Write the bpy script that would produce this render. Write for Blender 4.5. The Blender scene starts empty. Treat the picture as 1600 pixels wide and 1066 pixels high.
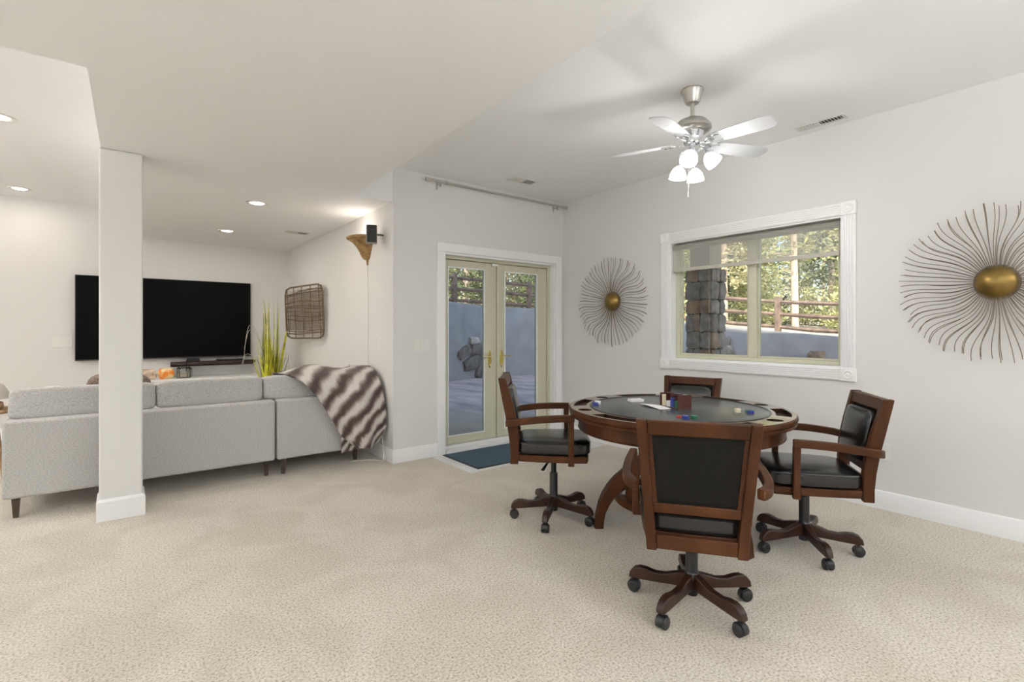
import bpy, bmesh, math, random
from mathutils import Vector, Matrix, Euler, noise as mnoise
R = math.radians
rnd = random.Random(7)
sc = bpy.context.scene
COL = sc.collection

# ------------------------------------------------------------------ camera, world, sun, exposure
cam = bpy.data.cameras.new('camera'); cam.sensor_width = 36; cam.lens = 17.587; cam.shift_y = -0.01094
cam.clip_start = 0.05; cam.clip_end = 300
co = bpy.data.objects.new('camera', cam); COL.objects.link(co)
co.location = (0, 0, 1.25); co.rotation_euler = (R(90), 0, R(-37.95)); sc.camera = co
sc.view_settings.view_transform = 'Standard'; sc.view_settings.look = 'None'
sc.view_settings.gamma = 1; sc.view_settings.use_curve_mapping = False
sc.view_settings.exposure = 0.0
sc.cycles.use_denoising = True
sc.cycles.max_bounces = 10; sc.cycles.diffuse_bounces = 6; sc.cycles.glossy_bounces = 4; sc.cycles.transparent_max_bounces = 16
sc.cycles.sample_clamp_indirect = 8
SKY, SUN, CAN, BULB, FILL = 0.38, 7.0, 8.0, 5.0, 82.0
w = bpy.data.worlds.new('sky'); sc.world = w; w.use_nodes = True
nt = w.node_tree; nt.nodes.clear()
sk = nt.nodes.new('ShaderNodeTexSky'); sk.sky_type = 'NISHITA'; sk.sun_disc = False
sk.sun_elevation = R(36); sk.sun_rotation = R(233); sk.air_density = 1.0; sk.dust_density = 1.0
bg = nt.nodes.new('ShaderNodeBackground'); bg.inputs[1].default_value = SKY
ow = nt.nodes.new('ShaderNodeOutputWorld')
nt.links.new(sk.outputs[0], bg.inputs[0]); nt.links.new(bg.outputs[0], ow.inputs[0])
sl = bpy.data.lights.new('sun', 'SUN'); sl.energy = SUN; sl.angle = R(0.6); sl.color = (1.0, .93, .80)
so = bpy.data.objects.new('sun', sl); COL.objects.link(so)
so.rotation_euler = Vector((.62, .52, -.60)).to_track_quat('-Z', 'Y').to_euler(); so.location = (-20, -20, 30)

# ------------------------------------------------------------------ materials
MT = {}
def mat(name, col, rough=.6, metal=0, bump=0, bscale=200, var=0, vscale=5, spec=.5, emit=None, es=0, coat=0, sheen=0, detail=2, stretch=None):
    m = bpy.data.materials.new(name); m.use_nodes = True; n = m.node_tree.nodes; l = m.node_tree.links
    p = n['Principled BSDF']
    p.inputs['Base Color'].default_value = (*col, 1); p.inputs['Roughness'].default_value = rough
    p.inputs['Metallic'].default_value = metal; p.inputs['Specular IOR Level'].default_value = spec
    p.inputs['Coat Weight'].default_value = coat
    p.inputs['Sheen Weight'].default_value = sheen
    if emit: p.inputs['Emission Color'].default_value = (*emit, 1); p.inputs['Emission Strength'].default_value = es
    if bump or var:
        tc = n.new('ShaderNodeTexCoord'); src = tc.outputs['Object']
        if stretch:
            mp = n.new('ShaderNodeMapping'); mp.inputs['Scale'].default_value = stretch
            l.new(src, mp.inputs[0]); src = mp.outputs[0]
    if var:
        t = n.new('ShaderNodeTexNoise'); t.inputs['Scale'].default_value = vscale; t.inputs['Detail'].default_value = detail
        l.new(src, t.inputs['Vector'])
        r = n.new('ShaderNodeValToRGB')
        lo = [max(0, c*(1-var)) for c in col]; hi = [min(1, c*(1+var)) for c in col]
        r.color_ramp.elements[0].position = .3; r.color_ramp.elements[0].color = (*lo, 1)
        r.color_ramp.elements[1].position = .7; r.color_ramp.elements[1].color = (*hi, 1)
        l.new(t.outputs['Fac'], r.inputs[0]); l.new(r.outputs[0], p.inputs['Base Color'])
    if bump:
        t = n.new('ShaderNodeTexNoise'); t.inputs['Scale'].default_value = bscale; t.inputs['Detail'].default_value = 3
        l.new(src, t.inputs['Vector'])
        b = n.new('ShaderNodeBump'); b.inputs['Strength'].default_value = bump; b.inputs['Distance'].default_value = .004
        l.new(t.outputs['Fac'], b.inputs['Height']); l.new(b.outputs[0], p.inputs['Normal'])
    MT[name] = m
    return m

mat('wall', (.755, .745, .73), .6, bump=.12, bscale=90, spec=.35)
mat('ceiling', (.88, .88, .885), .7, bump=.16, bscale=110, spec=.4)
mat('trim', (.90, .905, .91), .35, spec=.5)
mat('almond', (.60, .585, .45), .4)
mat('wood', (.056, .0195, .0070), .38, var=.42, vscale=9, detail=4, stretch=(1, 1, .18), spec=.15)
mat('wood_dark', (.026, .0105, .0055), .35, var=.35, vscale=9, detail=4, spec=.35)
mat('tabletop_wood', (.19, .135, .09), .16, var=.15, vscale=14, coat=.4)
mat('leather', (.008, .008, .0085), .22, bump=.06, bscale=160, spec=.55)
mat('leather_back', (.0075, .0068, .0055), .6, bump=.15, bscale=300, spec=.12)
mat('plastic_black', (.012, .012, .013), .4)
mat('metal_black', (.018, .018, .02), .3, metal=.3)
mat('felt', (.060, .066, .072), .24, bump=.05, bscale=500, var=.12, vscale=300, spec=.5)
mat('sofa', (.50, .49, .475), .9, bump=.5, bscale=420, var=.26, vscale=110, spec=.15, stretch=(1, 1, 2.2), sheen=.2)
mat('sofa_leg', (.055, .038, .025), .4, var=.3, vscale=20)
mat('tv_screen', (.0015, .0015, .0015), .55, spec=.08)
mat('tv_frame', (.05, .05, .052), .35)
mat('shelf_dark', (.035, .016, .012), .45, var=.2, vscale=12)
mat('brass', (.62, .47, .12), .25, metal=1)
mat('brass_light', (.80, .70, .45), .3, metal=1)
mat('bronze', (.24, .155, .045), .33, metal=.85, var=.3, vscale=9)
mat('wire_bronze', (.22, .175, .13), .4, metal=.6)
mat('nickel', (.55, .53, .49), .3, metal=.9)
mat('chrome', (.80, .82, .86), .12, metal=1)
mat('blade', (.52, .53, .55), .45)
mat('switch', (.80, .79, .76), .35)
mat('vent', (.72, .71, .68), .45)
mat('vent_dark', (.05, .05, .05), .8)
mat('lamp_glow', (.9, .9, .88), .4, emit=(1, .95, .86), es=7)
mat('bulb_glow', (.9, .9, .9), .3, emit=(1, .97, .92), es=3.5)
mat('shade_frost', (.9, .9, .9), .3, emit=(1, .97, .93), es=.55)
mat('sconce', (.30, .175, .06), .5, var=.45, vscale=14, bump=.3, bscale=40)
mat('wicker', (.15, .098, .055), .7, var=.3, vscale=30)
mat('mat_blue', (.065, .115, .155), .85, bump=.8, bscale=400, var=.3, vscale=160, stretch=(.3, 1, 1))
mat('mat_border', (.02, .023, .028), .7)
mat('tile', (.74, .735, .73), .35, var=.05, vscale=4)
mat('grass_yellow', (.62, .60, .035), .55, var=.45, vscale=9)
mat('grass_dark', (.19, .20, .03), .55, var=.4, vscale=9)
mat('pot', (.20, .19, .17), .5)
mat('pillow_brown', (.20, .145, .115), .85, var=.5, vscale=60, bump=.4, bscale=200)
mat('pillow_white', (.78, .76, .73), .85)
mat('bag_orange', (.85, .30, .05), .35, var=.6, vscale=18)
mat('bag_tan', (.55, .42, .32), .35, var=.5, vscale=22)
mat('paper', (.82, .80, .79), .6)
mat('rack_wood', (.075, .022, .018), .35, var=.2, vscale=30)
mat('chip_red', (.45, .03, .03), .4); mat('chip_blue', (.03, .05, .26), .4); mat('chip_green', (.03, .18, .08), .4)
mat('chip_cream', (.70, .64, .48), .45); mat('chip_white', (.80, .80, .80), .4)
mat('cord_white', (.75, .73, .70), .5)
mat('speaker', (.012, .012, .013), .5); mat('speaker_side', (.22, .21, .20), .45)
mat('lampshade', (.55, .52, .47), .8); mat('shade_roll', (.30, .29, .26), .7); mat('shade_hem', (.50, .48, .42), .6)
mat('oak', (.32, .2, .10), .5, var=.3, vscale=12)
# exterior
mat('stucco', (.375, .36, .345), .9, bump=.5, bscale=35, var=.10, vscale=2.5)
mat('stucco_tan', (.42, .36, .28), .9, bump=.4, bscale=35)
mat('patio', (.60, .48, .43), .85, bump=.5, bscale=14, var=.38, vscale=2.2, detail=5, stretch=(1.4, .5, 1))
mat('stone_grey', (.30, .27, .225), .85, bump=.8, bscale=22, var=.4, vscale=7, detail=5)
mat('stone_brown', (.34, .245, .165), .85, bump=.8, bscale=22, var=.4, vscale=7, detail=5)
mat('stone_orange', (.40, .25, .14), .85, bump=.8, bscale=22, var=.35, vscale=7, detail=5)
mat('stone_sunlit', (.62, .55, .46), .85, bump=.8, bscale=22, var=.25, vscale=7)  # small sun patch on the top stone, put into its colour
mat('stone_shaded', (.19, .16, .14), .85, bump=.8, bscale=22, var=.4, vscale=7, detail=5)  # wall stones darkened for shade in the colour itself
mat('mortar', (.09, .08, .07), .95)
mat('fence', (.27, .19, .145), .85, var=.35, vscale=6, bump=.5, bscale=30)
mat('bark', (.62, .50, .40), .9, var=.35, vscale=5, bump=.8, bscale=14, stretch=(1, 1, .3))
mat('leaf_lit', (.46, .47, .23), .6, var=.35, vscale=1.2)  # sunlit and shaded foliage tones put into separate colours
mat('leaf_dark_shaded', (.13, .16, .075), .6, var=.45, vscale=1.2)  # dark greens, with foliage shade included in the colour
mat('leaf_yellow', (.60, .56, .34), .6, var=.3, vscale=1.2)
mat('dry_grass', (.70, .60, .42), .95, var=.35, vscale=.9, detail=5)

def special():
    # carpet: speckled cut pile with brushed patches
    m = bpy.data.materials.new('carpet'); m.use_nodes = True; n = m.node_tree.nodes; l = m.node_tree.links; p = n['Principled BSDF']
    tc = n.new('ShaderNodeTexCoord')
    def N(s, d, dis=0):
        t = n.new('ShaderNodeTexNoise'); t.inputs['Scale'].default_value = s; t.inputs['Detail'].default_value = d; t.inputs['Distortion'].default_value = dis
        l.new(tc.outputs['Object'], t.inputs['Vector']); return t.outputs['Fac']
    r = n.new('ShaderNodeValToRGB'); e = r.color_ramp.elements
    e[0].position = .33; e[0].color = (.35, .295, .23, 1); e[1].position = .66; e[1].color = (.69, .645, .565, 1)
    e2 = r.color_ramp.elements.new(.46); e2.color = (.555, .505, .425, 1)
    l.new(N(105, 3), r.inputs[0])
    r2 = n.new('ShaderNodeValToRGB'); r2.color_ramp.elements[0].position = .40; r2.color_ramp.elements[0].color = (.90, .885, .865, 1)
    r2.color_ramp.elements[1].position = .58; r2.color_ramp.elements[1].color = (1.0, 1.0, 1.0, 1)
    l.new(N(2.2, 4, .8), r2.inputs[0])
    mx = n.new('ShaderNodeMix'); mx.data_type = 'RGBA'; mx.blend_type = 'MULTIPLY'; mx.inputs[0].default_value = 1
    l.new(r.outputs[0], mx.inputs[6]); l.new(r2.outputs[0], mx.inputs[7]); l.new(mx.outputs[2], p.inputs['Base Color'])
    p.inputs['Roughness'].default_value = .95; p.inputs['Specular IOR Level'].default_value = .1; p.inputs['Sheen Weight'].default_value = .25
    b = n.new('ShaderNodeBump'); b.inputs['Strength'].default_value = .3; b.inputs['Distance'].default_value = .005
    l.new(N(130, 3), b.inputs['Height']); l.new(b.outputs[0], p.inputs['Normal']); MT['carpet'] = m
    # thin window glass
    m = bpy.data.materials.new('glass'); m.use_nodes = True; n = m.node_tree.nodes; l = m.node_tree.links; n.clear()
    o = n.new('ShaderNodeOutputMaterial'); a = n.new('ShaderNodeBsdfTransparent'); g = n.new('ShaderNodeBsdfGlossy'); g.inputs['Roughness'].default_value = .02
    a.inputs[0].default_value = (.97, .98, .97, 1)
    f = n.new('ShaderNodeFresnel'); f.inputs[0].default_value = 1.35; x = n.new('ShaderNodeMixShader')
    l.new(f.outputs[0], x.inputs[0]); l.new(a.outputs[0], x.inputs[1]); l.new(g.outputs[0], x.inputs[2]); l.new(x.outputs[0], o.inputs[0]); MT['glass'] = m
    # jar glass, a little tinted
    m = m.copy(); m.name = 'jar_glass'; m.node_tree.nodes['Transparent BSDF'].inputs[0].default_value = (.95, .955, .945, 1)
    m.node_tree.nodes['Fresnel'].inputs[0].default_value = 1.6; MT['jar_glass'] = m
    # sun-screen roller fabric
    m = bpy.data.materials.new('screen'); m.use_nodes = True; n = m.node_tree.nodes; l = m.node_tree.links; n.clear()
    o = n.new('ShaderNodeOutputMaterial'); a = n.new('ShaderNodeBsdfTransparent'); d = n.new('ShaderNodeBsdfDiffuse'); d.inputs[0].default_value = (.74, .73, .68, 1)
    tr = n.new('ShaderNodeBsdfTranslucent'); tr.inputs[0].default_value = (.75, .74, .70, 1); y = n.new('ShaderNodeMixShader'); y.inputs[0].default_value = .45
    x = n.new('ShaderNodeMixShader'); x.inputs[0].default_value = .30
    l.new(d.outputs[0], y.inputs[1]); l.new(tr.outputs[0], y.inputs[2]); l.new(a.outputs[0], x.inputs[1]); l.new(y.outputs[0], x.inputs[2]); l.new(x.outputs[0], o.inputs[0]); MT['screen'] = m
    # striped faux fur: stripes follow the UV's v
    m = bpy.data.materials.new('fur'); m.use_nodes = True; n = m.node_tree.nodes; l = m.node_tree.links; p = n['Principled BSDF']
    uv = n.new('ShaderNodeUVMap'); sp = n.new('ShaderNodeSeparateXYZ'); l.new(uv.outputs[0], sp.inputs[0])
    t = n.new('ShaderNodeTexNoise'); t.inputs['Scale'].default_value = 7; t.inputs['Detail'].default_value = 4; l.new(uv.outputs[0], t.inputs['Vector'])
    a1 = n.new('ShaderNodeMath'); a1.operation = 'MULTIPLY_ADD'; a1.inputs[1].default_value = .055; l.new(t.outputs['Fac'], a1.inputs[0]); l.new(sp.outputs[1], a1.inputs[2])
    a2 = n.new('ShaderNodeMath'); a2.operation = 'MULTIPLY'; a2.inputs[1].default_value = 2*math.pi*8.6
    a0 = n.new('ShaderNodeMath'); a0.operation = 'MULTIPLY_ADD'; a0.inputs[1].default_value = .30; l.new(sp.outputs[0], a0.inputs[0]); l.new(a1.outputs[0], a0.inputs[2]); l.new(a0.outputs[0], a2.inputs[0])
    a3 = n.new('ShaderNodeMath'); a3.operation = 'SINE'; l.new(a2.outputs[0], a3.inputs[0])
    a4 = n.new('ShaderNodeMath'); a4.operation = 'MULTIPLY_ADD'; a4.inputs[1].default_value = .5; a4.inputs[2].default_value = .5; l.new(a3.outputs[0], a4.inputs[0])
    r = n.new('ShaderNodeValToRGB'); e = r.color_ramp.elements
    e[0].position = .08; e[0].color = (.055, .027, .020, 1); e[1].position = .92; e[1].color = (.66, .62, .58, 1)
    e3 = r.color_ramp.elements.new(.45); e3.color = (.25, .19, .165, 1)
    l.new(a4.outputs[0], r.inputs[0]); l.new(r.outputs[0], p.inputs['Base Color'])
    p.inputs['Roughness'].default_value = .6; p.inputs['Sheen Weight'].default_value = .4; MT['fur'] = m
special()
_e = next(q for q in MT['bag_orange'].node_tree.nodes if q.type == 'VALTORGB').color_ramp.elements
_e[0].color = (.85, .24, .02, 1); _e[1].color = (.88, .72, .40, 1); _e[0].position = .42; _e[1].position = .58

# ------------------------------------------------------------------ mesh helpers
class B:
    def __init__(s): s.bm = bmesh.new()
    def box(s, x0, x1, y0, y1, z0, z1, M=None):
        vs = [s.bm.verts.new(Vector(p) if M is None else M @ Vector(p)) for p in
              ((x0,y0,z0),(x1,y0,z0),(x1,y1,z0),(x0,y1,z0),(x0,y0,z1),(x1,y0,z1),(x1,y1,z1),(x0,y1,z1))]
        for f in ((0,3,2,1),(4,5,6,7),(0,1,5,4),(1,2,6,5),(2,3,7,6),(3,0,4,7)): s.bm.faces.new([vs[i] for i in f])
        return s
    def prism(s, poly, fn, a, b):
        """poly in 2-D, fn(p, t) -> 3-D; extruded from t=a to t=b"""
        v0 = [s.bm.verts.new(fn(p, a)) for p in poly]; v1 = [s.bm.verts.new(fn(p, b)) for p in poly]
        n = len(poly)
        s.bm.faces.new(v0[::-1]); s.bm.faces.new(v1)
        for i in range(n): s.bm.faces.new((v0[i], v0[(i+1) % n], v1[(i+1) % n], v1[i]))
        return s
    def tube(s, pts, r, seg=8, cap=True, flat=1.0):
        pts = [Vector(p) for p in pts]; n = len(pts); rs = r if isinstance(r, (list, tuple)) else [r]*n
        rings = []; up = None
        for i, p in enumerate(pts):
            t = (pts[min(i+1, n-1)] - pts[max(i-1, 0)]).normalized()
            if up is None: up = Vector((0, 0, 1)) if abs(t.z) < .9 else Vector((1, 0, 0))
            a = t.cross(up)
            if a.length < 1e-5: a = t.cross(Vector((0, 1, 0)))
            a.normalize(); b = a.cross(t).normalized(); up = b
            rings.append([s.bm.verts.new(p + (a*math.cos(2*math.pi*k/seg) + b*math.sin(2*math.pi*k/seg)*flat)*rs[i]) for k in range(seg)])
        for i in range(n-1):
            for k in range(seg): s.bm.faces.new((rings[i][k], rings[i][(k+1) % seg], rings[i+1][(k+1) % seg], rings[i+1][k]))
        if cap: s.bm.faces.new(rings[0][::-1]); s.bm.faces.new(rings[-1])
        return s
    def lathe(s, prof, seg=32, M=None, a0=0, a1=360, close=False):
        full = abs(a1-a0) >= 359.9; k = seg if full else seg+1
        M = M or Matrix.Identity(4); rings = []
        for r, z in prof:
            if r < 1e-6: rings.append([s.bm.verts.new(M @ Vector((0, 0, z)))])
            else: rings.append([s.bm.verts.new(M @ Vector((r*math.cos(R(a0+(a1-a0)*i/seg)), r*math.sin(R(a0+(a1-a0)*i/seg)), z))) for i in range(k)])
        pairs = list(zip(rings, rings[1:])) + ([(rings[-1], rings[0])] if close else [])
        for A, Bq in pairs:
            for i in range(seg):
                j = (i+1) % k
                q = [A[i % len(A)], A[j % len(A)], Bq[j % len(Bq)], Bq[i % len(Bq)]]
                u = []
                for v in q:
                    if v not in u: u.append(v)
                if len(u) > 2:
                    try: s.bm.faces.new(u)
                    except ValueError: pass
        return s
    def pillow(s, cx, cy, cz, sx, sy, sz, n=5, cuts=8, M=None, puff=0, jit=0, seed=0):
        t = bmesh.new(); bmesh.ops.create_cube(t, size=2); bmesh.ops.subdivide_edges(t, edges=t.edges[:], cuts=cuts, use_grid_fill=True)
        mp = {}
        for v in t.verts:
            p = v.co.copy(); k = (abs(p.x)**n + abs(p.y)**n + abs(p.z)**n)**(-1/n); q = p*k
            if puff: q.z *= 1 + puff*(math.cos(q.x*1.4)*math.cos(q.y*1.4) - .5)
            if jit: q *= 1 + jit*mnoise.noise(q*1.7 + Vector((seed*3.1, seed, 0)))
            q = Vector((cx+q.x*sx/2, cy+q.y*sy/2, cz+q.z*sz/2))
            mp[v] = s.bm.verts.new(q if M is None else M @ q)
        for f in t.faces: s.bm.faces.new([mp[v] for v in f.verts])
        t.free(); return s
    def build(s, name, m, parent=None, smooth=40, bevel=0, bseg=2, loc=None):
        bmesh.ops.recalc_face_normals(s.bm, faces=s.bm.faces[:])
        me = bpy.data.meshes.new(name); s.bm.to_mesh(me); s.bm.free()
        return link(name, me, m, parent, smooth, bevel, bseg, loc)
def link(name, me, m, parent=None, smooth=40, bevel=0, bseg=2, loc=None):
    for x in ([m] if not isinstance(m, (list, tuple)) else m): me.materials.append(MT[x])
    if smooth:
        me.shade_smooth()
        me.set_sharp_from_angle(angle=R(smooth))
    o = bpy.data.objects.new(name, me); COL.objects.link(o)
    if parent is not None: o.parent = parent
    if loc: o.location = loc
    if bevel:
        b = o.modifiers.new('bevel', 'BEVEL'); b.width = bevel; b.segments = bseg; b.limit_method = 'ANGLE'; b.angle_limit = R(40)
    return o
def tag(o, label=None, cat=None, group=None, kind=None):
    if label: o['label'] = label
    if cat: o['category'] = cat
    if group: o['group'] = group
    if kind: o['kind'] = kind
    return o
def thing(name, label, cat, loc=(0, 0, 0), rz=0, group=None, kind=None):
    o = bpy.data.objects.new(name, None); COL.objects.link(o); o.location = loc; o.rotation_euler = (0, 0, rz); o.empty_display_size = .05
    return tag(o, label, cat, group, kind)
def st(o, label=None, cat='structure'):
    o['kind'] = 'structure'
    if label: o['label'] = label
    o['category'] = cat
    return o
def dup(root, loc=None, rz=None, label=None, group=None):
    r = root.copy(); COL.objects.link(r)
    if loc is not None: r.location = loc
    if rz is not None: r.rotation_euler = (0, 0, rz)
    if label: r['label'] = label
    if group: r['group'] = group
    for ch in list(root.children):
        c = ch.copy(); COL.objects.link(c); c.parent = r
        for g in list(ch.children):
            d = g.copy(); COL.objects.link(d); d.parent = c
    return r
def boxo(name, m, x0, x1, y0, y1, z0, z1, parent=None, bevel=0, bseg=2):
    return B().box(x0, x1, y0, y1, z0, z1).build(name, m, parent, bevel=bevel, bseg=bseg)
def lamp(name, kind, loc, energy, color, size=.1, parent=None, rot=None):
    l = bpy.data.lights.new(name, kind); l.energy = energy; l.color = color
    if kind == 'AREA': l.shape = 'DISK'; l.size = size
    else: l.shadow_soft_size = size
    o = bpy.data.objects.new(name, l); COL.objects.link(o); o.location = loc
    if rot: o.rotation_euler = rot
    if parent is not None: o.parent = parent
    return o

# ------------------------------------------------------------------ room shell
XR, YD, YT, XA = 4.186, 4.37, 8.06, 2.0          # window wall, door wall, screen wall, alcove wall
ZH, ZL, ZT = 2.768, 2.44, 2.78                    # window-side ceiling, low ceiling, tray ceiling
XL, YB = -3.9, -3.4
st(boxo('floor', 'carpet', XL, XR, YB, YT, -.12, 0), 'speckled beige cut pile carpet over the whole floor', 'floor')
# window wall with its opening
o = B()
o.box(XR, XR+.17, YB, 1.41, -.12, ZH+.1); o.box(XR, XR+.17, 2.882, YD, -.12, ZH+.1)
o.box(XR, XR+.17, 1.41, 2.882, -.12, .968); o.box(XR, XR+.17, 1.41, 2.882, 2.092, ZH+.1)
st(o.build('wall_right', 'wall'), 'off white textured wall holding the window and two metal sunbursts', 'wall')
DX0, DX1, DZ = 2.545, 4.058, 2.028
o = B()
o.box(XA, DX0, YD, YD+.17, -.12, ZH+.1); o.box(DX1, XR+.17, YD, YD+.17, -.12, ZH+.1); o.box(DX0, DX1, YD, YD+.17, DZ, ZH+.1)
st(o.build('wall_back', 'wall'), 'off white wall around the glazed double door', 'wall')
st(boxo('wall_alcove', 'wall', XA, XA+.15, YD+.17, YT+.15, -.12, 2.95), 'warm white alcove side wall with wicker panel and sconce', 'wall')
st(boxo('wall_far', 'wall', XL, XA, YT, YT+.15, -.12, 2.95), 'warm white far wall behind the television', 'wall')
st(boxo('wall_left', 'wall', XL-.15, XL, YB, YT, -.12, 2.95), 'off white wall at the left side of the room', 'wall')
st(boxo('wall_front', 'wall', XL-.15, XR+.17, YB-.15, YB, -.12, 2.95), 'off white wall closing the near end of the room', 'wall')
# ceilings
st(boxo('ceiling', 'ceiling', 1.2, XR, YB, YD, ZH, ZH+.12), 'higher white ceiling above the game table', 'ceiling')
ex = lambda y: 1.534 + .0252*(y-1.092)
o = B(); e3 = lambda p, t: Vector((p[0], p[1], t))
o.prism([(XL, YB), (ex(YB), YB), (ex(YD), YD), (-.112, YD), (-.128, 2.98), (XL, 2.98)], e3, ZL, 2.95)
st(o.build('ceiling', 'ceiling', bevel=.006), 'low white dropped ceiling crossing the middle of the room', 'ceiling')
st(boxo('ceiling', 'ceiling', -.112, XA, YD+.001, YT, ZL+.004, 2.95, bevel=.004), 'low white alcove ceiling with two recessed lights', 'ceiling')
st(boxo('ceiling', 'ceiling', XL, -.112, 2.98, YD, ZT, 2.95), 'raised white tray ceiling strip at upper left', 'ceiling')
st(boxo('ceiling', 'ceiling', XL, -.112, YD, YT, ZT+.004, 2.95), 'raised white tray ceiling with two recessed lights', 'ceiling')
# column
c = st(boxo('column', 'wall', -.118, .112, 4.215, 4.445, 0, ZL, bevel=.012, bseg=3), 'square white column standing by the sofa', 'column')
o = B(); o.prism([(-.132, 4.201), (.126, 4.201), (.126, 4.459), (-.132, 4.459)], e3, 0, .125)
def frus(b, x0, x1, y0, y1, z0, z1, d):
    v = [b.bm.verts.new(p) for p in ((x0,y0,z0),(x1,y0,z0),(x1,y1,z0),(x0,y1,z0),(x0+d,y0+d,z1),(x1-d,y0+d,z1),(x1-d,y1-d,z1),(x0+d,y1-d,z1))]
    for f in ((0,3,2,1),(4,5,6,7),(0,1,5,4),(1,2,6,5),(2,3,7,6),(3,0,4,7)): b.bm.faces.new([v[i] for i in f])
frus(o, -.132, .126, 4.201, 4.459, .125, .142, .013)
o.build('baseboard', 'trim', c)
# baseboards: board with an eased top
def basebd(name, x0, x1, y0, y1, side, label):
    b = B(); h = .128
    if side == 'x-': b.prism([(0, 0), (-.014, 0), (-.014, h-.012), (-.004, h), (0, h)], lambda p, t: Vector((x0+p[0], t, p[1])), y0, y1)
    if side == 'y-': b.prism([(0, 0), (-.014, 0), (-.014, h-.012), (-.004, h), (0, h)], lambda p, t: Vector((t, y0+p[0], p[1])), x0, x1)
    if side == 'x+': b.prism([(0, 0), (.014, 0), (.014, h-.012), (.004, h), (0, h)], lambda p, t: Vector((x0+p[0], t, p[1])), y0, y1)
    st(b.build(name, 'trim'), label, 'baseboard')
basebd('baseboard_right', XR, 0, YB, YD-.014, 'x-', 'white baseboard along the window wall')
basebd('baseboard_back', XA, 2.468, YD, 0, 'y-', 'white baseboard between alcove corner and door casing')
basebd('baseboard_alcove', XA, 0, YD-.014, YT-.014, 'x-', 'white baseboard along the alcove side wall')
basebd('baseboard_far', XL, XA-.014, YT, 0, 'y-', 'white baseboard below the television wall')
basebd('baseboard_left', XL, 0, YB, YT-.014, 'x+', 'white baseboard along the left wall')
# ------------------------------------------------------------------ glazed double door
d = st(thing('door_1', None, None), 'cream framed glazed double door with white casing and brass handles', 'door')
cw, cy0 = .088, YD-.022
o = B(); o.box(DX0-cw, DX0+.004, cy0, YD, 0, DZ+.004); o.build('casing', 'trim', d, bevel=.004)
o = B(); o.box(DX1-.004, DX1+cw, cy0, YD, 0, DZ+.004); o.build('casing', 'trim', d, bevel=.004)
o = B(); o.box(DX0-cw, DX1+cw, cy0, YD, DZ+.004, DZ+.092); o.build('casing', 'trim', d, bevel=.004)
o = B(); o.box(DX0, DX0+.018, YD, YD+.075, 0, DZ); o.box(DX1-.018, DX1, YD, YD+.075, 0, DZ); o.box(DX0+.018, DX1-.018, YD, YD+.075, DZ-.018, DZ)
o.build('jamb_lining', 'trim', d)
fx0, fx1, fz = DX0+.004, DX1-.004, DZ-.012
o = B(); o.box(fx0, fx0+.05, YD+.076, YD+.17, .02, fz); o.box(fx1-.05, fx1, YD+.076, YD+.17, .02, fz); o.box(fx0+.05, fx1-.05, YD+.076, YD+.17, fz-.035, fz)
o.build('frame', 'almond', d, bevel=.003)
o = B(); o.box(DX0+.019, DX1-.019, YD-.03, YD+.17, 0, .035); o.box(DX0+.019, DX1-.019, YD+.06, YD+.17, .035, .062); o.build('threshold', 'trim', d, bevel=.004)
LY0, LY1 = YD+.098, YD+.145
mid = 3.268
def leaf(x0, x1, gx0, gx1, hx, sgn, zg0, zg1):
    zt = fz-.04; z0 = .066
    b = B(); b.box(x0, gx0, LY0, LY1, z0, zt); b.box(gx1, x1, LY0, LY1, z0, zt); b.box(gx0, gx1, LY0, LY1, z0, zg0); b.box(gx0, gx1, LY0, LY1, zg1, zt)
    L = b.build('door_leaf', 'almond', d, bevel=.003)
    b = B(); t = .012
    b.box(gx0, gx0+t, LY0-.006, LY0+.004, zg0, zg1); b.box(gx1-t, gx1, LY0-.006, LY0+.004, zg0, zg1); b.box(gx0+t, gx1-t, LY0-.006, LY0+.004, zg0, zg0+t); b.box(gx0+t, gx1-t, LY0-.006, LY0+.004, zg1-t, zg1)
    b.build('glazing_bead', 'trim', L)
    b = B(); b.box(gx0+.001, gx1-.001, LY0+.02, LY0+.026, zg0+.001, zg1-.001); b.build('pane', 'glass', L, smooth=0)
    b = B(); pts = []
    for k in range(20):
        a = 2*math.pi*k/20; pts.append((hx+.021*math.cos(a)*(1.0 if abs(math.sin(a)) < .8 else .7), .93+.10*math.sin(a)))
    b.prism(pts, lambda p, t: Vector((p[0], t, p[1])), LY0-.009, LY0-.0005); b.build('handle_plate', 'brass', L, bevel=.003)
    b = B(); yb = LY0-.045; b.tube([(hx, LY0-.008, .955), (hx, yb, .955)], .009)
    b.tube([(hx, yb, .955), (hx+sgn*.03, yb-.004, .962), (hx+sgn*.065, yb-.006, .955), (hx+sgn*.10, yb-.004, .958), (hx+sgn*.122, yb, .966)], [.009, .0085, .007, .006, .005])
    b.tube([(hx, LY0-.009, .865), (hx, LY0-.02, .865)], .012)
    b.build('lever', 'brass_light', L)
leaf(fx0+.052, mid-.004, 2.642, 3.108, 3.172, -1, .145, 1.905)
leaf(mid+.004, fx1-.052, 3.375, 3.860, 3.330, 1, .145, 1.905)
o = B(); o.box(mid-.004, mid+.028, LY0-.016, LY0-.0015, .07, fz-.041); o.build('astragal', 'almond', d, bevel=.003)
t = tag(B().box(mid-.095, mid-.015, YD+.045, YD+.075, fz-.075, fz-.045).build('door_sensor', 'switch', None, bevel=.006), 'small white contact sensor at the top of the double door', 'sensor')
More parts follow.
